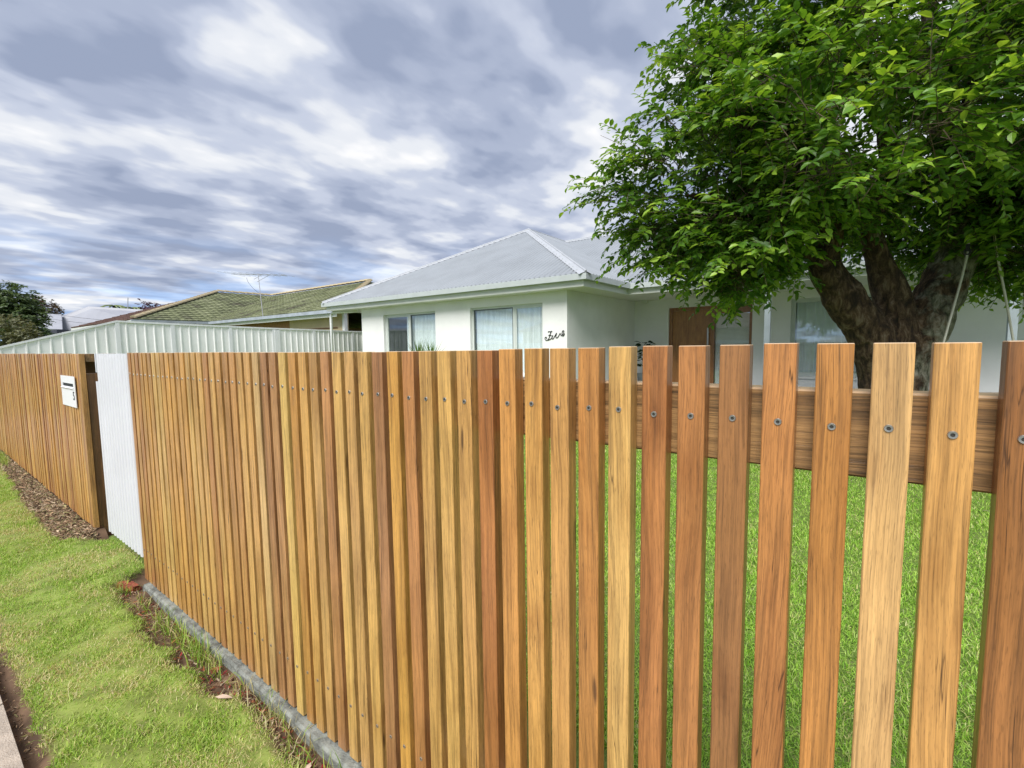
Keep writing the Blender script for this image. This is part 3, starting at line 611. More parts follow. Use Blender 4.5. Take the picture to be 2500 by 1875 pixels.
corr_roof('roof_sheet', (XR, EY2+.03, zr0), (1,0,0), s3, n3_, (0, 5.2-XR), lambda u: max(0, (xr_-XR-u)/(xr_-XR))*L3, lambda u: L3)
b = MB(); b.add([(xl,y0,zr0),(XR,YA,ZR),(XR,YR,ZR),(xl,20,zr0)], [(3,2,1,0)]); b.add([(XR,YR,ZR-.02),(5.2,YR,ZR-.02),(5.2,20,zr0),(xl,20,zr0)], [(0,1,2,3)]); b.build('roof_sheet', M['roof'], house)
def capping(a, c, side, name, wd=.15):
    """folded flashing with a rolled crown along a hip or ridge"""
    a, c = Vector(a), Vector(c); d = (c-a).normalized(); l_, r_ = Vector(side[0]), Vector(side[1]); up = Vector((0,0,.018))
    b = MB(); b.add([a+l_*wd+up*.3, a+up*1.4, a+r_*wd+up*.3, c+l_*wd+up*.3, c+up*1.4, c+r_*wd+up*.3], [(0,1,4,3),(1,2,5,4)]); b.tube([a+up*1.5, c+up*1.5], .022, 8)
    o = b.build(name, M['roofcap'], house)
    s = MB(); m = int((c-a).length/.32)
    for i in range(1, m):
        for q in (l_, r_):
            p = a + (c-a)*i/m + q*wd*.72 + up*.75
            s.box(p.x-.009, p.x+.009, p.y-.009, p.y+.009, p.z-.004, p.z+.012)
    so = s.build('rivets', M['gutter'], o); so['kind'] = 'stuff'
A_, C1, C2 = (XR, YA, ZR), (xr_, y0, zr0+.02), (xl, y0, zr0+.02)
def face_dir(hip, n):       # direction inside a roof plane, square to the hip
    h = Vector(hip).normalized(); return h.cross(Vector(n)).normalized()
h1 = Vector(A_)-Vector(C1); h2 = Vector(A_)-Vector(C2)
q1 = face_dir(h1, n1_); q1 = q1 if q1.x < 0 else -q1; q2 = face_dir(h1, n2_); q2 = q2 if q2.x > 0 else -q2
capping(C1, A_, (q1, q2), 'hip_capping')
q3 = face_dir(h2, n1_); q3 = q3 if q3.x > 0 else -q3; capping(C2, A_, (q3, Vector((-.9, .3, -.3))), 'hip_capping')
capping(A_, (XR, YR, ZR), (Vector(s2)*-1, Vector((s2[0], 0, -s2[2]))), 'ridge_capping', .12)
capping((XR, YR, ZR), (5.2, YR, ZR), (Vector(s3)*-1, Vector((0, s3[1], -s3[2]))), 'ridge_capping', .12)
# valley tray
b = MB(); v0, v1 = Vector((xr_+.02, EY2, zr0-.004)), Vector((XR, YR, ZR-.02)); b.tube([v0, v1], .02, 6); b.build('valley_gutter', M['gutter'], house)

def window(W, y, mull, left_sash, curt):
    x0, x1, z0, z1 = W; yf = y+.085; g = .002
    fr = MB(); t = .05
    fr.box(x0+g, x1-g, yf, yf+.07, z1-t, z1-g); fr.box(x0+g, x1-g, yf, yf+.07, z0+g, z0+t); fr.box(x0+g, x0+t, yf, yf+.07, z0+t, z1-t); fr.box(x1-t, x1-g, yf, yf+.07, z0+t, z1-t)
    fr.box(mull-.03, mull+.03, yf+.003, yf+.068, z0+t, z1-t)
    w = fr.build('window', M['aluminium'], house)
    for a, c, sash in ((x0+t, mull-.03, left_sash), (mull+.03, x1-t, not left_sash)):
        s = MB(); u = .038 if sash else .025
        a2, c2, b2, d2 = a+.001, c-.001, z0+t+.001, z1-t-.001; ya, yb = yf+.012, yf+.05
        s.box(a2, c2, ya, yb, d2-u, d2); s.box(a2, c2, ya, yb, b2, b2+u); s.box(a2, a2+u, ya, yb, b2+u, d2-u); s.box(c2-u, c2, ya, yb, b2+u, d2-u)
        s.build('sash', M['aluminium'] if sash else M['dark_alu'], w)
        MB().box(a2+u, c2-u, yf+.026, yf+.032, b2+u, d2-u).build('pane', M['glass'], w)
    sl = MB(); sl.box(x0-.03, x1+.03, y-.035, yf-.001, z0-.05, z0-.001); sl.build('sill', M['render'], w)
    # curtain
    if curt:
        c0, c1 = curt; n = int((c1-c0)/.012); b = MB(); vs = []
        for i in range(n+1):
            xx = c0+(c1-c0)*i/n; yy = yf+.125+.035*math.sin(xx*2*math.pi/.16+1.3*math.sin(xx*3.1))+.012*math.sin(xx*71)
            vs += [(xx, yy, z0-.1), (xx, yy+.004, z1-.02)]
        b.add(vs, [(2*i, 2*i+2, 2*i+3, 2*i+1) for i in range(n)]); b.build('curtain', M['curtain'], w, True)
    # the room behind
    r = MB(); X0, X1, Y0, Y1 = x0-.6, x1+.6, y+.21, y+3.2; Z0, Z1 = .1, 2.45
    r.quad((X0,Y1,Z0),(X1,Y1,Z0),(X1,Y1,Z1),(X0,Y1,Z1)); r.quad((X0,Y0,Z0),(X0,Y1,Z0),(X0,Y1,Z1),(X0,Y0,Z1)); r.quad((X1,Y0,Z0),(X1,Y1,Z0),(X1,Y1,Z1),(X1,Y0,Z1)); r.quad((X0,Y0,Z0),(X1,Y0,Z0),(X1,Y1,Z0),(X0,Y1,Z0)); r.quad((X0,Y0,Z1),(X1,Y0,Z1),(X1,Y1,Z1),(X0,Y1,Z1))
    r.build('room', M['room'], w)
window(W1, YW, -10.52, True, (-10.75, -9.35)); window(W2, YW, -6.8, False, (-8.15, -5.9)); window(W3, YE, -.1, True, (-1.45, 1.25))
# entry door with sidelight
def entry():
    x0, x1, z0, z1 = DR; y = YE+.05; fr = MB(); g = .002
    fr.box(x0+g, x1-g, y, y+.11, z1-.085, z1-g); fr.box(x0+g, x0+.09, y, y+.11, z0, z1-.085); fr.box(x1-.07, x1-g, y, y+.11, z0, z1-.085); fr.box(-3.25, -3.165, y, y+.11, z0, z1-.085); fr.box(-3.165, x1-.07, y+.02, y+.09, z1-.2, z1-.086)
    d = fr.build('door_frame', M['dframe'], house)
    lf_ = MB(); ps = [(-4.238, -3.64), (-3.637, -3.252)]
    for a, c in ps: lf_.box(a, c, y+.035, y+.075, z0+.01, z1-.088)
    dd = lf_.build('door', M['door'], d)
    h = MB(); h.bbox(-3.335, -3.295, y-.045, y-.02, .75, 1.70, .003); h.box(-3.33,-3.30,y-.02,y+.034,.85,.88); h.box(-3.33,-3.30,y-.02,y+.034,1.57,1.6); h.build('handle', M['alu_bright'], dd)
    MB().box(-3.164, x1-.071, y+.05, y+.056, z0, z1-.201).build('sidelight', M['glass'], d)
    bl = MB()
    for i in range(60):
        z = z0+.05+i*.032
        if z < z1-.22: bl.add([(-3.15,y+.10,z),(x1-.08,y+.10,z),(x1-.08,y+.112,z+.027),(-3.15,y+.112,z+.027)], [(0,1,2,3)])
    q = bl.build('blind', M['curtain'], d); q['kind'] = 'stuff'
    MB().box(-3.6,-1.9,YE+.6,YE+.62,0,2.4).build('hall', M['room'], d)
entry()
# verandah posts, downpipe, small fittings
for cx in (-1.675, 1.828): MB().bbox(cx-.055, cx+.055, 10.08, 10.19, -.05, 2.4985, .004).build('verandah_post', M['postblue'], house)
dp = MB(); dp.tube([(-14.02,8.0,-.05),(-14.02,8.0,2.34),(-14.0,8.01,2.42),(-13.93,8.04,2.46),(-13.3,8.36,2.475),(-13.15,8.44,2.50)], .045, 10); dp.build('downpipe', M['white'], house, True)
MB().bbox(-5.02,-4.88,11.78,11.97,2.43,2.499).build('porch_light', M['trim'], house)
MB().box(XS, 4.5, 10.2, YE, -.05, .1).build('porch_floor', M['concrete'], house)
# metal script reading "Five"
S = lambda pts: [(lambda p: (p[0], YW-.012, p[2]))(at(1080+x/5.53, 680+y/5.53, 'y', YW-.012)) for x, y in pts]
def smooth(pts, k=4):
    P = [Vector(p) for p in pts]; out = []
    for i in range(len(P)-1):
        a, b_, c, d = P[max(i-1,0)], P[i], P[i+1], P[min(i+2,len(P)-1)]
        for j in range(k):
            t = j/k; out.append(.5*((2*b_)+(c-a)*t+(2*a-5*b_+4*c-d)*t*t+(3*b_-a-3*c+d)*t**3))
    return out+[P[-1]]
strokes = [[(1425,724),(1438,713),(1455,718),(1470,712),(1482,713)], [(1470,712),(1457,745),(1447,785),(1433,815),(1415,832),(1395,831),(1384,815),(1387,796),(1400,790),(1409,800),(1402,811)],
           [(1432,768),(1448,761),(1474,770)], [(1415,832),(1440,827),(1463,815),(1478,795),(1491,764),(1480,800),(1490,818),(1512,785),(1542,735),(1534,770),(1531,792),(1550,798),(1572,770),(1589,738),(1596,757),(1612,768),(1632,744),(1641,712),(1630,701),(1618,722),(1613,755),(1624,774),(1638,768),(1650,742)]]
sg = MB()
for st in strokes: sg.tube(smooth(S(st)), .008, 6)
sg.build('house_name', M['black'], house)

# ------------------------------------------------------------------ steel boundary fence
XB = -14.62
bf = thing('boundary_fence', 'pale ribbed steel boundary fence with a raked front end', 'fence', (XB, 5, 0))
def bz(y): return np.interp(y, [-.3, .66, 2.63, 3.77, 5.2, 6.45, 7.8, 9.8, 30], [1.13, 1.41, 2.035, 2.0, 1.965, 1.94, 1.92, 1.88, 1.86])
by = [.1, 2.63, 3.77, 5.17, 6.4, 7.73, 9.2, 10.8, 12.4, 14]
for a, c in zip(by[:-1], by[1:]):
    n = max(4, round((c-a)/.195)); w = (c-a)/n; prof = []
    for i in range(n):
        y = a+i*w; prof += [(y, 0), (y+w*.80, 0), (y+w*.86, .022), (y+w*.96, .022)]
    prof.append((c, 0)); vs = []
    for y, d in prof: vs += [(XB+d, y, -.1), (XB+d, y, bz(y)-.01)]
    MB().add(vs, [(2*i, 2*i+2, 2*i+3, 2*i+1) for i in range(len(prof)-1)]).build('panel', M['zinc'], bf)
    z0_, z1_ = bz(a), bz(c); b = MB(); b.add([(XB-.03,a,z0_-.035),(XB+.035,a,z0_-.035),(XB+.035,a,z0_+.008),(XB-.03,a,z0_+.008),(XB-.03,c,z1_-.035),(XB+.035,c,z1_-.035),(XB+.035,c,z1_+.008),(XB-.03,c,z1_+.008)],
        [(0,1,2,3),(7,6,5,4),(0,4,5,1),(1,5,6,2),(2,6,7,3),(3,7,4,0)]); b.build('cap_rail', M['white'], bf)
for y in by: MB().box(XB-.028, XB+.030, y-.045, y+.045, -.1, bz(y)-.037).build('post', M['white'], bf)
MB().box(XB+.031, XB+.04, 6.42, 6.58, .3, 1.88).build('joining_strip', M['white'], bf)

# ------------------------------------------------------------------ neighbour's tiled house
def tiled(name, o, e, s, nrm, us, lo, hi, mat, parent, course=.33, tile=.3, per=5):
    o, e, s, nrm = map(np.array, (o, e, s, nrm)); n = int((us[1]-us[0])/tile*per)+1; u = np.linspace(us[0], us[1], n)
    w = .022*np.abs(np.sin(np.pi*u/tile)); L = np.array([lo(a) for a in u]); H = np.array([hi(a) for a in u]); V = []; T = []; base = 0
    K = int(max(H)/course)+1; rng = np.random.default_rng(3)
    for k in range(K):
        a = np.clip(k*course, L, np.maximum(H, L)); c = np.clip((k+1)*course, L, np.maximum(H, L)); j = np.repeat(rng.uniform(-.004,.006, n//per+1), per)[:n]
        A0 = o+u[:,None]*e+a[:,None]*s+(w*.2)[:,None]*nrm; A = o+u[:,None]*e+a[:,None]*s+(.042+w+j)[:,None]*nrm; B = o+u[:,None]*e+c[:,None]*s+(.008+w)[:,None]*nrm
        V += [A0, A, B]; i = np.arange(n-1); ok = ((c-a)[:-1] > 1e-4) | ((c-a)[1:] > 1e-4); i = i[ok]
        for p, q in ((0, n), (n, 2*n)):
            T += [np.stack([base+p+i, base+p+i+1, base+q+i+1], 1), np.stack([base+p+i, base+q+i+1, base+q+i], 1)]
        base += 3*n
    return tag(link(name, tri_mesh(name, np.concatenate(V), np.concatenate(T)), M[mat], parent), kind='stuff')
nb = thing('house', 'neighbouring brick house with a mossy green tiled roof behind the steel fence', 'house', (-24, 14, 0))
ez = 2.66; nx, ny = -25.5, 5.75; ax, ay, az_ = -31.2, 11.4, 4.72      # near corner, hip apex
wy, wr = 8.75, -14.85                                               # wing eave line and its right end
ry = 14.6                                                           # wing ridge
def unit(v): v = np.array(v, float); return v/np.linalg.norm(v)
r0 = nx-ax; Ls = math.hypot(r0, az_-ez)
tiled('roof_tiles', (nx, ny, ez), (0,1,0), unit((-r0,0,az_-ez)), unit((az_-ez,0,r0)), (0, 9), lambda u: 0 if u < wy-ny else (u-(wy-ny))/(ry-wy)*Ls, lambda u: min(u/(ay-ny),1)*Ls, 'moss', nb)
r1 = ry-wy; Lw = math.hypot(r1, az_-ez)
tiled('roof_tiles', (ax, wy, ez), (1,0,0), unit((0,r1,az_-ez)), unit((0,-(az_-ez),r1)), (0, wr-ax), lambda u: max(0,(nx-ax-u)/(nx-ax))*Lw, lambda u: min(1,(wr-ax-u)/5.9)*Lw, 'moss', nb)
r2 = ay-ny; Lh = math.hypot(r2, az_-ez); fx0 = ax-(nx-ax)
tiled('roof_tiles', (fx0, ny, ez), (1,0,0), unit((0,r2,az_-ez)), unit((0,-(az_-ez),r2)), (0, nx-fx0), lambda u: 0, lambda u: min(u, nx-fx0-u)/(nx-ax)*Lh, 'browntile', nb)
b = MB(); b.add([(fx0,ny,ez),(ax,ay,az_),(ax,22,az_),(fx0,22,ez)], [(3,2,1,0)]); b.add([(wr-5.9,ry,az_),(ax,ry,az_),(ax,20.5,ez),(wr,20.5,ez)], [(3,2,1,0)]); b.add([(wr,wy,ez),(wr,20.5,ez),(wr-5.9,ry,az_)], [(0,1,2)]); b.build('roof_back', M['moss'], nb)
def caps(a, c, n, parent):
    a, c = Vector(a), Vector(c); d = (c-a)/n; q = d.to_track_quat('X', 'Z')
    b = MB(); L = d.length*1.08; k = 5; R0, R1 = .13, .115
    vs = []
    for xx, R in ((0, R0), (L, R1)):
        vs += [(xx, R*math.cos(math.pi*j/k), R*.75*math.sin(math.pi*j/k)+(.0 if xx else .018)) for j in range(k+1)]
    b.add(vs, [(j, j+1, k+2+j, k+1+j) for j in range(k)]+[tuple(range(k, -1, -1))]); me = b.mesh('ridge_tile'); me.materials.append(M['ridgetile'])
    for i in range(n):
        o = link('ridge_tile', me, None, parent, a+d*i); o.rotation_mode = 'QUATERNION'; o.rotation_quaternion = q
caps((nx,ny,ez+.07), (ax,ay,az_+.07), 21, nb); caps((ax,ay,az_+.07), (ax,ry,az_+.07), 8, nb); caps((ax,ry,az_+.07), (wr-5.9,ry,az_+.07), 26, nb); caps((wr,wy,ez+.07), (wr-5.9,ry,az_+.07), 21, nb)
g = MB(); g.box(nx-.02, wr, wy-.12, wy-.01, ez-.13, ez-.01); g.box(nx-.0, nx+.11, ny-.1, wy-.121, ez-.13, ez-.01); g.build('gutter', M['gutter_grey'], nb)
g = MB(); g.box(nx-.02, wr-.04, wy+.0, wy+.03, ez-.26, ez-.02); g.box(nx-.04, nx-.015, ny, wy, ez-.26, ez-.02); g.box(fx0, nx-.041, ny-.02, ny, ez-.2, ez-.02); g.build('fascia', M['trim'], nb)
MB().box(-25.9, -18.9, wy+.45, wy+.65, -.1, ez-.1).build('brick_wall', M['brickwall'], nb)
MB().box(-18.899, -15.15, wy+.44, wy+.66, -.1, ez-.09).build('cream_wall', M['cream'], nb)
MB().box(-18.6, -15.5, wy+.42, wy+.438, 2.02, 2.07).build('trim_strip', M['brownstrip'], nb)
MB().box(-15.149, -15.02, wy+.40, wy+.53, -.1, ez-.09).build('corner_post', M['white'], nb)
MB().box(fx0+.6, nx-.5, ny+.5, 20, -.1, ez-.1).build('brick_wall', M['brickwall'], nb)
sh = thing('shade_boards', 'dark boards added for the shadowed opening between the two houses', 'shade_boards', (-16, 13, 0)); b = MB()  # dark boards and roof added to stand in for a shadowed opening

for i in range(7): MB().box(-17.2+i*.4, -16.81+i*.4, 12.6, 12.9, -.1, 2.5).build('board', M['brownstrip'], sh)
MB().slab([(-17.4,12.3,2.45),(-14.3,12.3,2.45),(-14.3,15,2.62),(-17.4,15,2.62)], .04).build('roof', M['greyroof'], sh)
# roof aerial
ab = at(642.4, 774, 'y', wy-.05); tp = at(630, 669, 'y', wy-.05); an = thing('antenna', 'thin television aerial on a leaning mast above the mossy roof', 'antenna', tuple(ab))
MB().tube([ab, tp], .016, 6).build('mast', M['alu_bright'], an)
l0, l1_ = at(565, 668.7, 'y', wy-.05), at(700, 672, 'y', wy-.05); MB().tube([l0, l1_], .014, 6).build('boom', M['alu_bright'], an)
for i in range(9):
    t = i/8; c = Vector(l0)*(1-t)+Vector(l1_)*t; h = .55-.25*t; dv = Vector((.12, 1, -.10))*h
    MB().tube([c-dv, c+dv], .007, 4).build('element', M['alu_bright'], an)
d1, d2 = at(633, 672, 'y', wy-.05), at(606, 686, 'y', wy-.05); q = MB(); q.tube([at(660,670,'y',wy-.05), at(628,688,'y',wy-.05)], .008, 4); q.tube([at(640,670,'y',wy-.05), at(620,682,'y',wy-.05)], .008, 4); q.build('brace', M['alu_bright'], an)
cp_ = [at(x_, y_, 'y', wy-.06) for x_, y_ in ((602,678),(606,689),(618,704),(633,716))]; MB().tube(smooth([tuple(p) for p in cp_]), .006, 4).build('cable', M['black'], an)

# ------------------------------------------------------------------ far house with solar panels
fh = thing('house', 'far grey-roofed house with solar panels beyond the brown roof', 'house', (-62, 14, 0))
A1 = Vector(atd(216,748,45)); e0, e1 = Vector(atd(60,812,43)), Vector(atd(420,805,41)); rr_ = Vector(atd(420,760,46))
MB().slab([e0, e1, rr_, A1], .15).build('roof', M['greyroof'], fh)
MB().slab([Vector(atd(40,808,46)), e0, A1], .15).build('roof', M['greyroof'], fh)
w0, w1, w2, w3 = Vector(atd(80,765,44.5)), Vector(atd(150,767,44)), Vector(atd(152,804,41)), Vector(atd(74,801,41.5)); MB().slab([w3, w2, w1, w0], .12).build('wing_roof', M['greyroof'], fh)
b = MB(); b.box(-70, -50, 11.5, 20, -.1, 2.9); b.build('wall', M['navy'], fh)
b = MB(); p = atd(110, 815, 41.5); b.box(p[0]-4, p[0]+3, p[1]+.3, p[1]+3, -.1, 3.2); b.build('wall', M['navy'], fh)
nrm = (e1-e0).cross(rr_-e0).normalized(); nrm = nrm if nrm.z > 0 else -nrm
def on_roof(x_, y_): d = ray(x_, y_); t = (Vector(e0)-Vector(CAM)).dot(nrm)/Vector(d).dot(nrm); return Vector(CAM)+Vector(d)*t
for i in range(5):
    x_ = 226+i*23; sk = 10; a = [on_roof(x_,761.5+i*.8)+nrm*.15, on_roof(x_+21.5,762.3+i*.8)+nrm*.15, on_roof(x_+21.5+sk,774+i*.5)+nrm*.15, on_roof(x_+sk,773.3+i*.5)+nrm*.15]
    o = MB().slab(a[::-1], .05).build('solar_panel', M['solar'], None); tag(o, 'pale reflecting solar panel in the row on the far grey roof', 'solar panel', 'solar panels on the far roof')
a = [on_roof(238,776)+nrm*.15, on_roof(285,776)+nrm*.15, on_roof(290,784)+nrm*.15, on_roof(245,786)+nrm*.15]; o = MB().slab(a[::-1], .05).build('solar_panel', M['solar'], None); tag(o, 'single wide solar panel below the row on the far roof', 'solar panel')
MB().tube([Vector(atd(312,754,47)), Vector(atd(312.5,727,47))], .04, 5).build('mast', M['alu_bright'], fh)
for i, (p0, p1, sg_, lb) in enumerate([((60,752),(420,790),4,'upper thin overhead cable crossing the far grey roof'),((70,768),(400,802),3,'lower thin overhead cable crossing the far grey roof')]):
    a, c = Vector(atd(*p0,36)), Vector(atd(*p1,22)); pts = [a+(c-a)*t/10-Vector((0,0,sg_*.06*(1-(t/5-1)**2))) for t in range(11)]; o = MB().tube(pts, .011, 4).build('overhead_cable', M['black']); tag(o, lb, 'cable')

# ------------------------------------------------------------------ foliage
def leaves(P, D, Nn, L, W, cols):
    """one pointed leaf per row: base P, direction D, normal Nn"""
    n = len(P); S_ = np.cross(D, Nn); S_ /= np.linalg.norm(S_,axis=1,keepdims=True)+1e-9; Nn = np.cross(S_, D)
    L = L[:,None]; W = W[:,None]
    pts = [P, P+D*L*.28+S_*W*.42+Nn*W*.14, P+D*L*.62+S_*W*.40+Nn*W*.12, P+D*L-Nn*L*.10, P+D*L*.62-S_*W*.40+Nn*W*.12, P+D*L*.28-S_*W*.42+Nn*W*.14, P+D*L*.5]
    V = np.stack(pts,1).reshape(-1,3); k = np.arange(n)[:,None]*7
    T = np.concatenate([k+t for t in ([6,0,1],[6,1,2],[6,2,3],[6,3,4],[6,4,5],[6,5,0])],1).reshape(-1,3)
    return V, T, np.repeat(cols, 7, axis=0)
def sample_lobe(c, r, n, inner=.45):
    d = RNG.normal(size=(n,3)); d /= np.linalg.norm(d,axis=1,keepdims=True); q = (inner**3+(1-inner**3)*RNG.random(n))**(1/3)
    return np.array(c)+d*q[:,None]*np.array(r), d
def crown(lobes, per_twig, leafL, twigL, pal, keep=None, droop=.30, wr=.54, clump=0):
    """twigs spread through the lobes, each carrying alternate leaves"""
    TP = []; TD = []
    for c, r, n in lobes:
        if clump:
            m = max(3, n//clump); q, dq = sample_lobe(c, np.array(r)*.94, m, .5); a_ = RNG.integers(0, m, n); dd = RNG.normal(size=(n,3)); dd /= np.linalg.norm(dd,axis=1,keepdims=True)
            p = q[a_]+dd*np.array([.30,.30,.15])*(RNG.random(n)**.5)[:,None]; d = dd*.75+dq[a_]*.6
        else: p, d = sample_lobe(c, r, n)
        TP.append(p); TD.append(d)
    P = np.concatenate(TP); D = np.concatenate(TD)
    D = D*np.array([1,1,.55])+RNG.normal(0,.38,P.shape); D /= np.linalg.norm(D,axis=1,keepdims=True)
    if keep is not None: ok = keep(P); P, D = P[ok], D[ok]
    n = len(P); TL = twigL*RNG.uniform(.55,1.25,n); out = []; wood_v = []
    side0 = np.cross(D, np.array([0,0,1.])); side0 /= np.linalg.norm(side0,axis=1,keepdims=True)+1e-9
    tint = RNG.random(n); allP = []; allD = []; allN = []; allC = []; 
    for i in range(per_twig):
        t = (i+.7)/per_twig; s = 1 if i % 2 else -1
        pos = P+D*(TL*t)[:,None]-np.array([0,0,1.])*(droop*TL*t*t)[:,None]
        tang = D*TL[:,None]-np.array([0,0,1.])*(2*droop*TL*t)[:,None]; tang /= np.linalg.norm(tang,axis=1,keepdims=True)
        ld = tang*.55+side0*s*.8+RNG.normal(0,.22,P.shape)-np.array([0,0,.06]); ld /= np.linalg.norm(ld,axis=1,keepdims=True)
        nn = np.array([0,0,1.])+RNG.normal(0,.38,P.shape)+D*.35
        allP.append(pos); allD.append(ld); allN.append(nn)
        f = np.clip(.62*tint**1.3+.3*t+RNG.normal(0,.17,n),0,.999)*(len(pal)-1); k = f.astype(int); fr_ = (f-k)[:,None]; allC.append(pal[k]*(1-fr_)+pal[np.minimum(k+1,len(pal)-1)]*fr_)
    Pn = np.concatenate(allP); L = leafL*RNG.uniform(.62,1.2,len(Pn))
    return (Pn, np.concatenate(allD), np.concatenate(allN), L, L*wr*RNG.uniform(.85,1.15,len(Pn)), np.concatenate(allC)), (P, D, TL)
def twig_mesh(P, D, TL, r, droop=.20):
    n = len(P); side = np.cross(D, np.array([0,0,1.])); side /= np.linalg.norm(side,axis=1,keepdims=True)+1e-9; up = np.cross(side, D); V = []
    for t in (-.6, .35, 1.):
        c = P+D*(TL*t)[:,None]-np.array([0,0,1.])*(droop*TL*max(t,0)**2)[:,None]; rr = r*(1.15-.6*max(t,0))
        for a in (0, 2.1, 4.2): V.append(c+side*rr*math.cos(a)+up*rr*math.sin(a))
    V = np.stack(V,1).reshape(-1,3); k = np.arange(n)[:,None]*9; T = []
    for j in range(2):
        for a in range(3):
            q = (a+1) % 3; T += [k+[j*3+a, j*3+q, j*3+3+q], k+[j*3+a, j*3+3+q, j*3+3+a]]
    return V, np.concatenate(T,1).reshape(-1,3)
PAL = np.array([(.045,.12,.014),(.075,.18,.018),(.13,.27,.024),(.22,.38,.034),(.34,.50,.06)])
tree = thing('tree', 'spreading leafy tree with a forked lichened trunk in front of the porch', 'tree', (.18, 5.68, 0))
def trunk():
    b = MB(); C_ = smooth
    def limb(pts, rs, n=10):
        q = smooth(pts, 4); rr = np.interp(np.linspace(0, len(pts)-1, len(q)), range(len(pts)), rs); b.tube(q, rr, n)
    limb([(.16,5.68,-.15),(.15,5.67,.35),(.12,5.65,.85),(-.02,5.56,1.35),(-.28,5.40,1.78),(-.46,5.30,2.15),(-.42,5.3,2.6),(-.8,5.05,3.2),(-1.4,4.7,3.7)], [.33,.27,.24,.22,.19,.15,.11,.08,.04])
    limb([(.22,5.70,-.15),(.22,5.70,.4),(.28,5.75,.9),(.42,5.86,1.4),(.56,6.0,1.85),(.66,6.12,2.3),(.62,6.1,2.9),(.45,6.0,3.7),(.3,5.9,4.9)], [.33,.26,.22,.22,.21,.18,.14,.10,.05])
    limb([(.2,5.70,.7),(.18,5.72,1.3),(.14,5.72,1.75),(.0,5.68,2.2),(-.08,5.6,2.6),(.05,5.5,3.2),(-.3,5.4,4.2)], [.24,.22,.17,.12,.10,.08,.04])
    limb([(.62,6.05,2.0),(1.0,6.3,2.5),(1.5,6.5,2.9),(2.1,6.8,3.4)], [.14,.12,.09,.05])
    limb([(.6,6.1,2.4),(.55,5.7,3.0),(.62,5.4,3.6),(.5,5.3,4.4)], [.10,.075,.055,.03])
    limb([(-.42,5.3,2.5),(-.7,4.9,2.75),(-1.1,4.5,2.75),(-1.6,4.2,2.8)], [.08,.06,.045,.025])
    limb([(-.46,5.3,2.1),(-.8,4.95,2.3),(-1.2,4.6,2.25)], [.06,.045,.02])
    me = b.mesh('trunk'); o = link('trunk', me, M['bark'])
    m = o.modifiers.new('r', 'REMESH'); m.mode = 'VOXEL'; m.voxel_size = .028; m.use_smooth_shade = True
    s = o.modifiers.new('s', 'SMOOTH'); s.iterations = 5; s.factor = .6
    me2 = bpy.data.meshes.new_from_object(o.evaluated_get(bpy.context.evaluated_depsgraph_get())); bpy.data.objects.remove(o)
    n = len(me2.vertices); co = np.empty(n*3, np.float32); me2.vertices.foreach_get('co', co); no = np.empty(n*3, np.float32); me2.vertices.foreach_get('normal', no); co = co.reshape(-1,3); no = no.reshape(-1,3)
    d = vnoise(co[:,0]+co[:,2]*.3, co[:,1]*1.3+co[:,2]*.35, 7, 61)-.5 + .6*(vnoise(co[:,0]+co[:,1], co[:,2]*.7, 16, 62)-.5)
    me2.vertices.foreach_set('co', (co+no*(d*.045)[:,None]).astype(np.float32).ravel()); me2.name = 'trunk'
    me2.polygons.foreach_set('use_smooth', np.full(len(me2.polygons), True)); me2.materials.clear(); me2.update()
    link('trunk', me2, M['bark'], tree)
trunk()
LOBES = [((0.0,5.9,3.9),(2.0,1.9,1.55),900), ((-1.5,4.45,3.0),(1.0,.9,.9),640), ((-1.15,4.7,3.75),(.95,.9,.75),380), ((-1.1,4.5,2.32),(.75,.7,.45),400), ((-.85,5.2,4.75),(1.15,1.2,1.1),480),
         ((1.3,6.6,3.8),(1.7,1.6,1.5),620), ((1.15,6.45,2.3),(.75,.6,.38),190), ((-.35,3.75,3.0),(.85,.7,.75),240), ((.65,4.5,3.7),(1.3,1.0,1.1),420), ((.0,5.6,5.6),(2.1,2.0,1.3),420), ((-.75,5.0,2.55),(.8,.7,.5),240), ((1.7,5.6,3.1),(.9,.9,.9),260),
         ((-.95,4.35,1.98),(.45,.45,.16),90), ((.9,7.0,2.6),(1.4,1.0,.6),240), ((.1,7.3,3.0),(1.5,.9,.9),260), ((.35,5.6,2.85),(.8,.6,.4),230), ((1.25,5.9,2.75),(.8,.7,.5),260), ((1.1,6.5,2.25),(.8,.6,.3),160)]
def tkeep(P):
    d = np.hypot(P[:,0]-.2, P[:,1]-5.7); front = (P[:,1] < 6.2)
    return ~((d < 1.0) & (P[:,2] < 2.2)) & ~((P[:,2] < 2.45) & (P[:,1] < 5.0) & (P[:,0] > -.62) & (P[:,0] < 1.0)) & (P[:,2] > 1.80) & ~((P[:,0] > -1.0) & (P[:,0] < -.5) & (P[:,1] < 5.3) & (P[:,2] < 2.1))
RNG = np.random.default_rng(11)
LV, TW = crown(LOBES, 14, .092, .36, PAL, tkeep, .2, .54, 15)
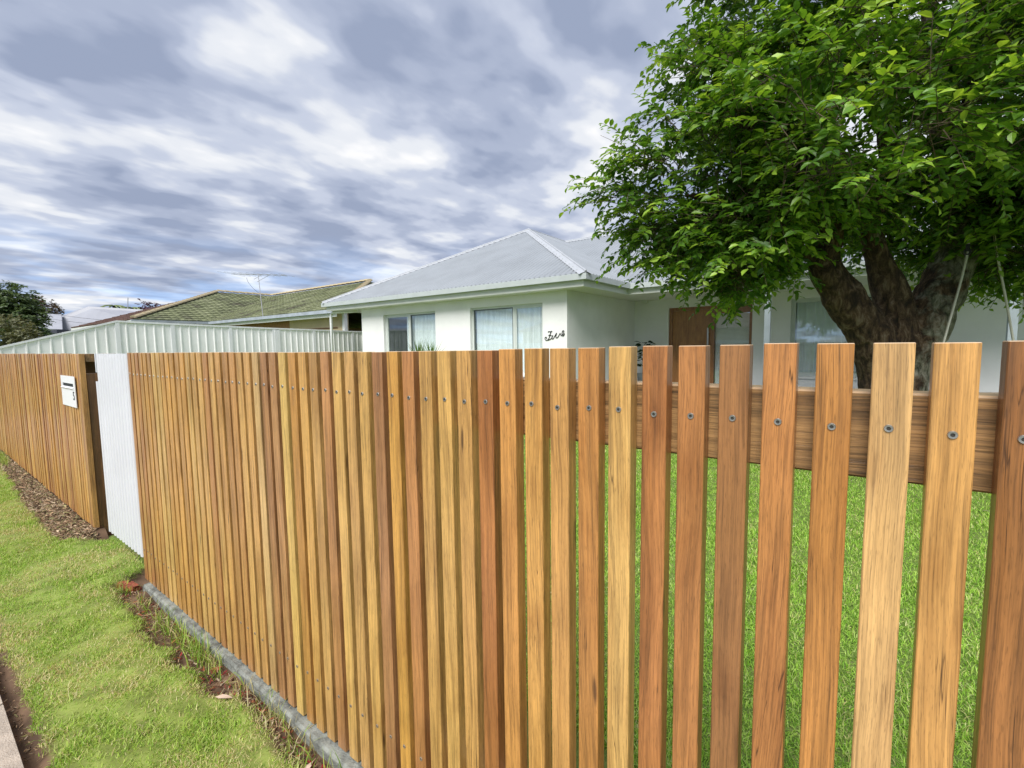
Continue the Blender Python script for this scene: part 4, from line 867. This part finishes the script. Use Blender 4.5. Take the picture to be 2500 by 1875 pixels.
# shoots that stand out of the outline
def shoot(p, d, k=11, L=.45):
    p, d = np.array(p), np.array(d); d = d/np.linalg.norm(d); n = k; t = np.linspace(.1,1,n)[:,None]; P = p+d*L*t
    az = np.arange(n)*2.4; D = np.stack([np.cos(az),np.sin(az),.15+0*az],1); D /= np.linalg.norm(D,axis=1,keepdims=True); Nn = np.tile([0,0,1.],(n,1))+RNG.normal(0,.3,(n,3)); Ln = np.linspace(.075,.04,n)
    return (P, D, Nn, Ln, Ln*.5, np.tile(PAL[3],(n,1))*RNG.uniform(.7,1.1,(n,1))), (p[None]+d*L*.0, d[None], np.array([L]))
for p, d in [((-1.72,4.5,3.72),(-.05,-.1,1)),((-1.35,4.6,4.05),(-.02,-.05,1)),((-2.2,4.0,2.85),(-.9,-.5,.15)),((-1.28,4.62,4.0),(.05,0,1)),((-2.1,4.1,3.3),(-.6,-.5,.6))]:
    a, t_ = shoot(p, d); LV = tuple(np.concatenate([u_, v_]) for u_, v_ in zip(LV, a)); TW = tuple(np.concatenate([u_, v_]) for u_, v_ in zip(TW, t_))
def split_leaves():
    P = LV[0]; v = P-CAM; z = v@F_; sx = 1250+FPX*(v@R_)/z; sy = CY-FPX*(v@U_)/z
    inside = (sx > 0) & (sx < 2490) & (sy > 5) & (sy < 800); score = np.where(inside, LV[3]/z, 0); big = np.argsort(-score)[:260]
    m = np.zeros(len(P), bool); m[big] = True
    V, T, C = leaves(*[a[~m] for a in LV]); tag(link('crown', tri_mesh('crown', V, T, C), M['leaf'], tree), kind='stuff')
    # the largest leaves in view are pieces of their own
    protos = []
    for q in range(6):
        c = PAL[2+q % 3]*(1+.1*q/3); V, T, C = leaves(np.zeros((1,3)), np.array([[1.,0,0]]), np.array([[0,0,1.]]), np.array([1.]), np.array([.46+.03*q]), c[None]); me = tri_mesh('leaf', V, T, C); me.materials.append(M['leaf']); protos.append(me)
    for j, i in enumerate(big):
        D = Vector(LV[1][i]).normalized(); Nn = Vector(LV[2][i]); S_ = D.cross(Nn).normalized(); Nn = S_.cross(D)
        o = link('leaf', protos[j % 6], None, tree, P[i]); o.rotation_mode = 'QUATERNION'; o.rotation_quaternion = Matrix((D, -S_, Nn)).transposed().to_quaternion(); o.scale = (LV[3][i],)*3
split_leaves()
V, T = twig_mesh(*TW, .0035); tag(link('twigs', tri_mesh('twigs', V, T), M['twig'], tree), kind='stuff')

# swing hanging from a limb
sw = thing('swing', 'rope swing hung from a limb in front of the porch', 'swing', (.85, 5.7, .45))
pA = [atd(2366,560,4.62), atd(2363,612,4.6), atd(2345,690,4.6), atd(2305,832,4.6), atd(2275,960,4.6)]; pB = [atd(2426,560,4.6), atd(2434,620,4.6), atd(2452,710,4.6), atd(2474,832,4.6), atd(2492,960,4.6)]
for pp in (pA, pB): MB().tube(smooth([tuple(p) for p in pp]), .0105, 7).build('rope', M['rope'], sw, True)
k_ = atd(2362,614,4.59); b = MB(); b.tube([k_+np.array([.022*math.cos(a), 0, .03*math.sin(a)]) for a in np.linspace(0, 2*math.pi, 13)], .007, 6); b.tube([k_+np.array([0,0,.0]), k_+np.array([0,0,.07])], .016, 6); b.build('carabiner', M['black'], sw)
sA, sB = Vector(pA[-1]), Vector(pB[-1]); dv = (sB-sA).normalized(); nv = Vector((-dv.y, dv.x, 0)); zc = (sA.z+sB.z)/2
MB().slab([sA-dv*.06-nv*.09, sB+dv*.06-nv*.09, sB+dv*.06+nv*.09, sA-dv*.06+nv*.09], .03).build('seat', M['post'], sw)

# ------------------------------------------------------------------ small plants
def spiky(loc, h, n, label):
    t = thing('spiky_plant', label, 'plant', loc, 'spiky plants under the window'); b = MB()
    for i in range(n):
        a = i*2.4; le = .15+.75*i/n; L = h*random.uniform(.75,1.1); w = .03
        d = Vector((math.cos(a)*math.sin(le), math.sin(a)*math.sin(le), math.cos(le))); s = Vector((-math.sin(a), math.cos(a), 0))*w*.5; z0 = Vector((loc[0],loc[1],loc[2]+.93))
        b.add([z0-s*.7, z0+s*.7, z0+d*L*.45+s, z0+d*L*.45-s, z0+d*L], [(0,1,2,3),(3,2,4)])
    V = np.array(b.v); T = np.array([f[:3] for f in b.f if len(f) >= 3]+[(f[0],f[2],f[3]) for f in b.f if len(f) == 4]); c = np.tile([[.10,.18,.05]],(len(V),1)); me = tri_mesh('foliage', V-np.array(loc), T, c); link('foliage', me, M['leaf'], t, loc)
    MB().tube([(loc[0],loc[1],loc[2]),(loc[0]+.01,loc[1],loc[2]+.97)], [.05,.04], 8).build('stem', M['twig'], t)
spiky((-9.30, 7.5, -.02), .72, 26, 'taller of two spiky plants below the window nearer the steel boundary fence'); spiky((-8.78, 7.45, -.02), .66, 22, 'shorter spiky plant beside the taller one in front of the white house')
pot = thing('potted_plant', 'dark leafy plant in a pot beside the front door', 'plant', (-4.75, 11.4, .1))
MB().tube([(-4.75,11.4,.1),(-4.75,11.4,.3),(-4.75,11.4,.52)], [.15,.18,.21], 14).build('pot', M['dark_alu'], pot, True)
MB().tube([(-4.75,11.4,.5),(-4.72,11.38,.9),(-4.76,11.4,1.3)], .012, 5).build('stem', M['twig'], pot)
n = 60; az = RNG.random(n)*6.28; P = np.stack([-4.75+.1*np.cos(az), 11.4+.1*np.sin(az), RNG.uniform(.7,1.36,n)],1); D = np.stack([np.cos(az), np.sin(az), RNG.uniform(-.2,.35,n)],1); D /= np.linalg.norm(D,axis=1,keepdims=True)
V, T, C = leaves(P, D, np.tile([0,0,1.],(n,1))+RNG.normal(0,.4,(n,3)), RNG.uniform(.14,.22,n), RNG.uniform(.1,.15,n), np.tile([[.012,.035,.012]],(n,1))); link('foliage', tri_mesh('foliage', V, T, C), M['leaf'], pot)

# ------------------------------------------------------------------ trees in the distance
DPAL = np.array([(.045,.075,.03),(.075,.12,.045),(.12,.18,.065),(.18,.24,.10)])
OPAL = np.array([(.11,.115,.06),(.17,.18,.10),(.24,.25,.15)])
BPAL = np.array([(.05,.035,.025),(.09,.06,.04),(.13,.09,.05)])
PPAL = np.array([(.10,.05,.10),(.16,.09,.16)])
def far_tree(name, label, cat, lobes, per, L, tw, pal, base, r):
    t = thing(name, label, cat, base); a, w = crown(lobes, per, L, tw, pal, None, .3, .6); V, T, C = leaves(*a); tag(link('crown', tri_mesh('crown', V, T, C), M['leaf'], t), kind='stuff')
    top = np.mean([l[0] for l in lobes], 0); b = MB(); b.tube(smooth([base, (base[0]+.1, base[1], base[2]+(top[2]-base[2])*.5), tuple(top)]), [r]*4+[r*.6]*4+[r*.3], 8); b.build('trunk', M['bark'], t, True)
def lb(x_, y_, t, rx, n): c = atd(x_, y_, t); return (tuple(c), (rx, rx, rx*.85), n)
far_tree('tree', 'dark green tree beyond the far end of the timber fence', 'tree', [lb(5,760,26,1.5,420), lb(-60,770,26,2.2,500), lb(45,775,26,1.0,260), lb(20,735,26,1.1,260), lb(60,800,26,.8,160)], 12, .17, .5, DPAL, tuple(np.array(atd(-20,800,26))*[1,1,0]), .2)
far_tree('shrub', 'olive shrub below the dark green tree', 'shrub', [lb(20,812,22,.9,300), lb(60,828,22,.55,160), lb(-30,815,22,1.1,300)], 12, .11, .35, OPAL, tuple(np.array(atd(10,830,22))*[1,1,0]), .08)
far_tree('tree', 'brownish tree top behind the far grey roof', 'tree', [lb(95,752,60,1.5,150), lb(118,760,60,1.0,90), lb(75,760,60,1.3,100)], 10, .3, .7, BPAL, tuple(np.array(atd(100,790,60))*[1,1,0]), .2)
far_tree('shrub', 'purple flowering treetop behind the far roof', 'shrub', [lb(355,746,58,.7,22), lb(372,752,58,.8,26)], 8, .3, .5, PPAL, tuple(np.array(atd(365,790,58))*[1,1,0]), .1)
def palm(x_, y_, label):
    c = Vector(atd(x_, y_, 58)); t = thing('palm_tree', label, 'palm', (c.x, c.y, 0)); MB().tube([(c.x,c.y,0),(c.x,c.y,c.z)], [.2,.14], 8).build('trunk', M['twig'], t)
    for i in range(11):
        a = i*2.4; pts = [c+Vector((math.cos(a)*s*1.8, math.sin(a)*s*1.8, .9*s-1.5*s*s)) for s in (0,.25,.5,.75,1)]; b = MB()
        for q, (p0, p1) in enumerate(zip(pts[:-1], pts[1:])):
            s_ = Vector((-math.sin(a), math.cos(a), 0))*.16*(1-q*.2); dn = Vector((0,0,-.12)); b.add([p0, p1, p1+s_+dn, p0+s_+dn, p1-s_+dn, p0-s_+dn], [(0,1,2,3),(0,5,4,1)])
        b.build('frond', FROND, t)
FROND = plain('palm_frond', (.13, .17, .06), .6)
palm(278, 747, 'pale palm behind the far grey roof, left of the mast'); palm(322, 752, 'low palm behind the far grey roof, right of the mast')

# ------------------------------------------------------------------ across the street (seen mirrored in the windows)
oh = thing('house', 'brown tiled house across the street mirrored in the windows', 'house', (-16, -24, 0))
MB().box(-26, -6, -30, -19, -.1, 2.6).build('wall', M['cream'], oh)
MB().add([(-26.6,-18.4,2.6),(-5.4,-18.4,2.6),(-5.4,-30.6,2.6),(-26.6,-30.6,2.6),(-20.5,-24.5,5.2),(-11.5,-24.5,5.2)], [(1,0,4,5),(2,1,5),(3,2,5,4),(0,3,4),(0,1,2,3)]).build('roof', M['brownroof'], oh)
of = thing('front_fence', 'low white fence across the street mirrored in the windows', 'fence', (-16, -14, 0))
for i in range(12):
    xx = -32+i*2.4; MB().box(xx+.05, xx+2.35, -14.02, -13.98, -.05, 1.5).build('panel', M['zinc'], of); MB().box(xx-.045, xx+.045, -14.05, -13.95, -.05, 1.55).build('post', M['white'], of)
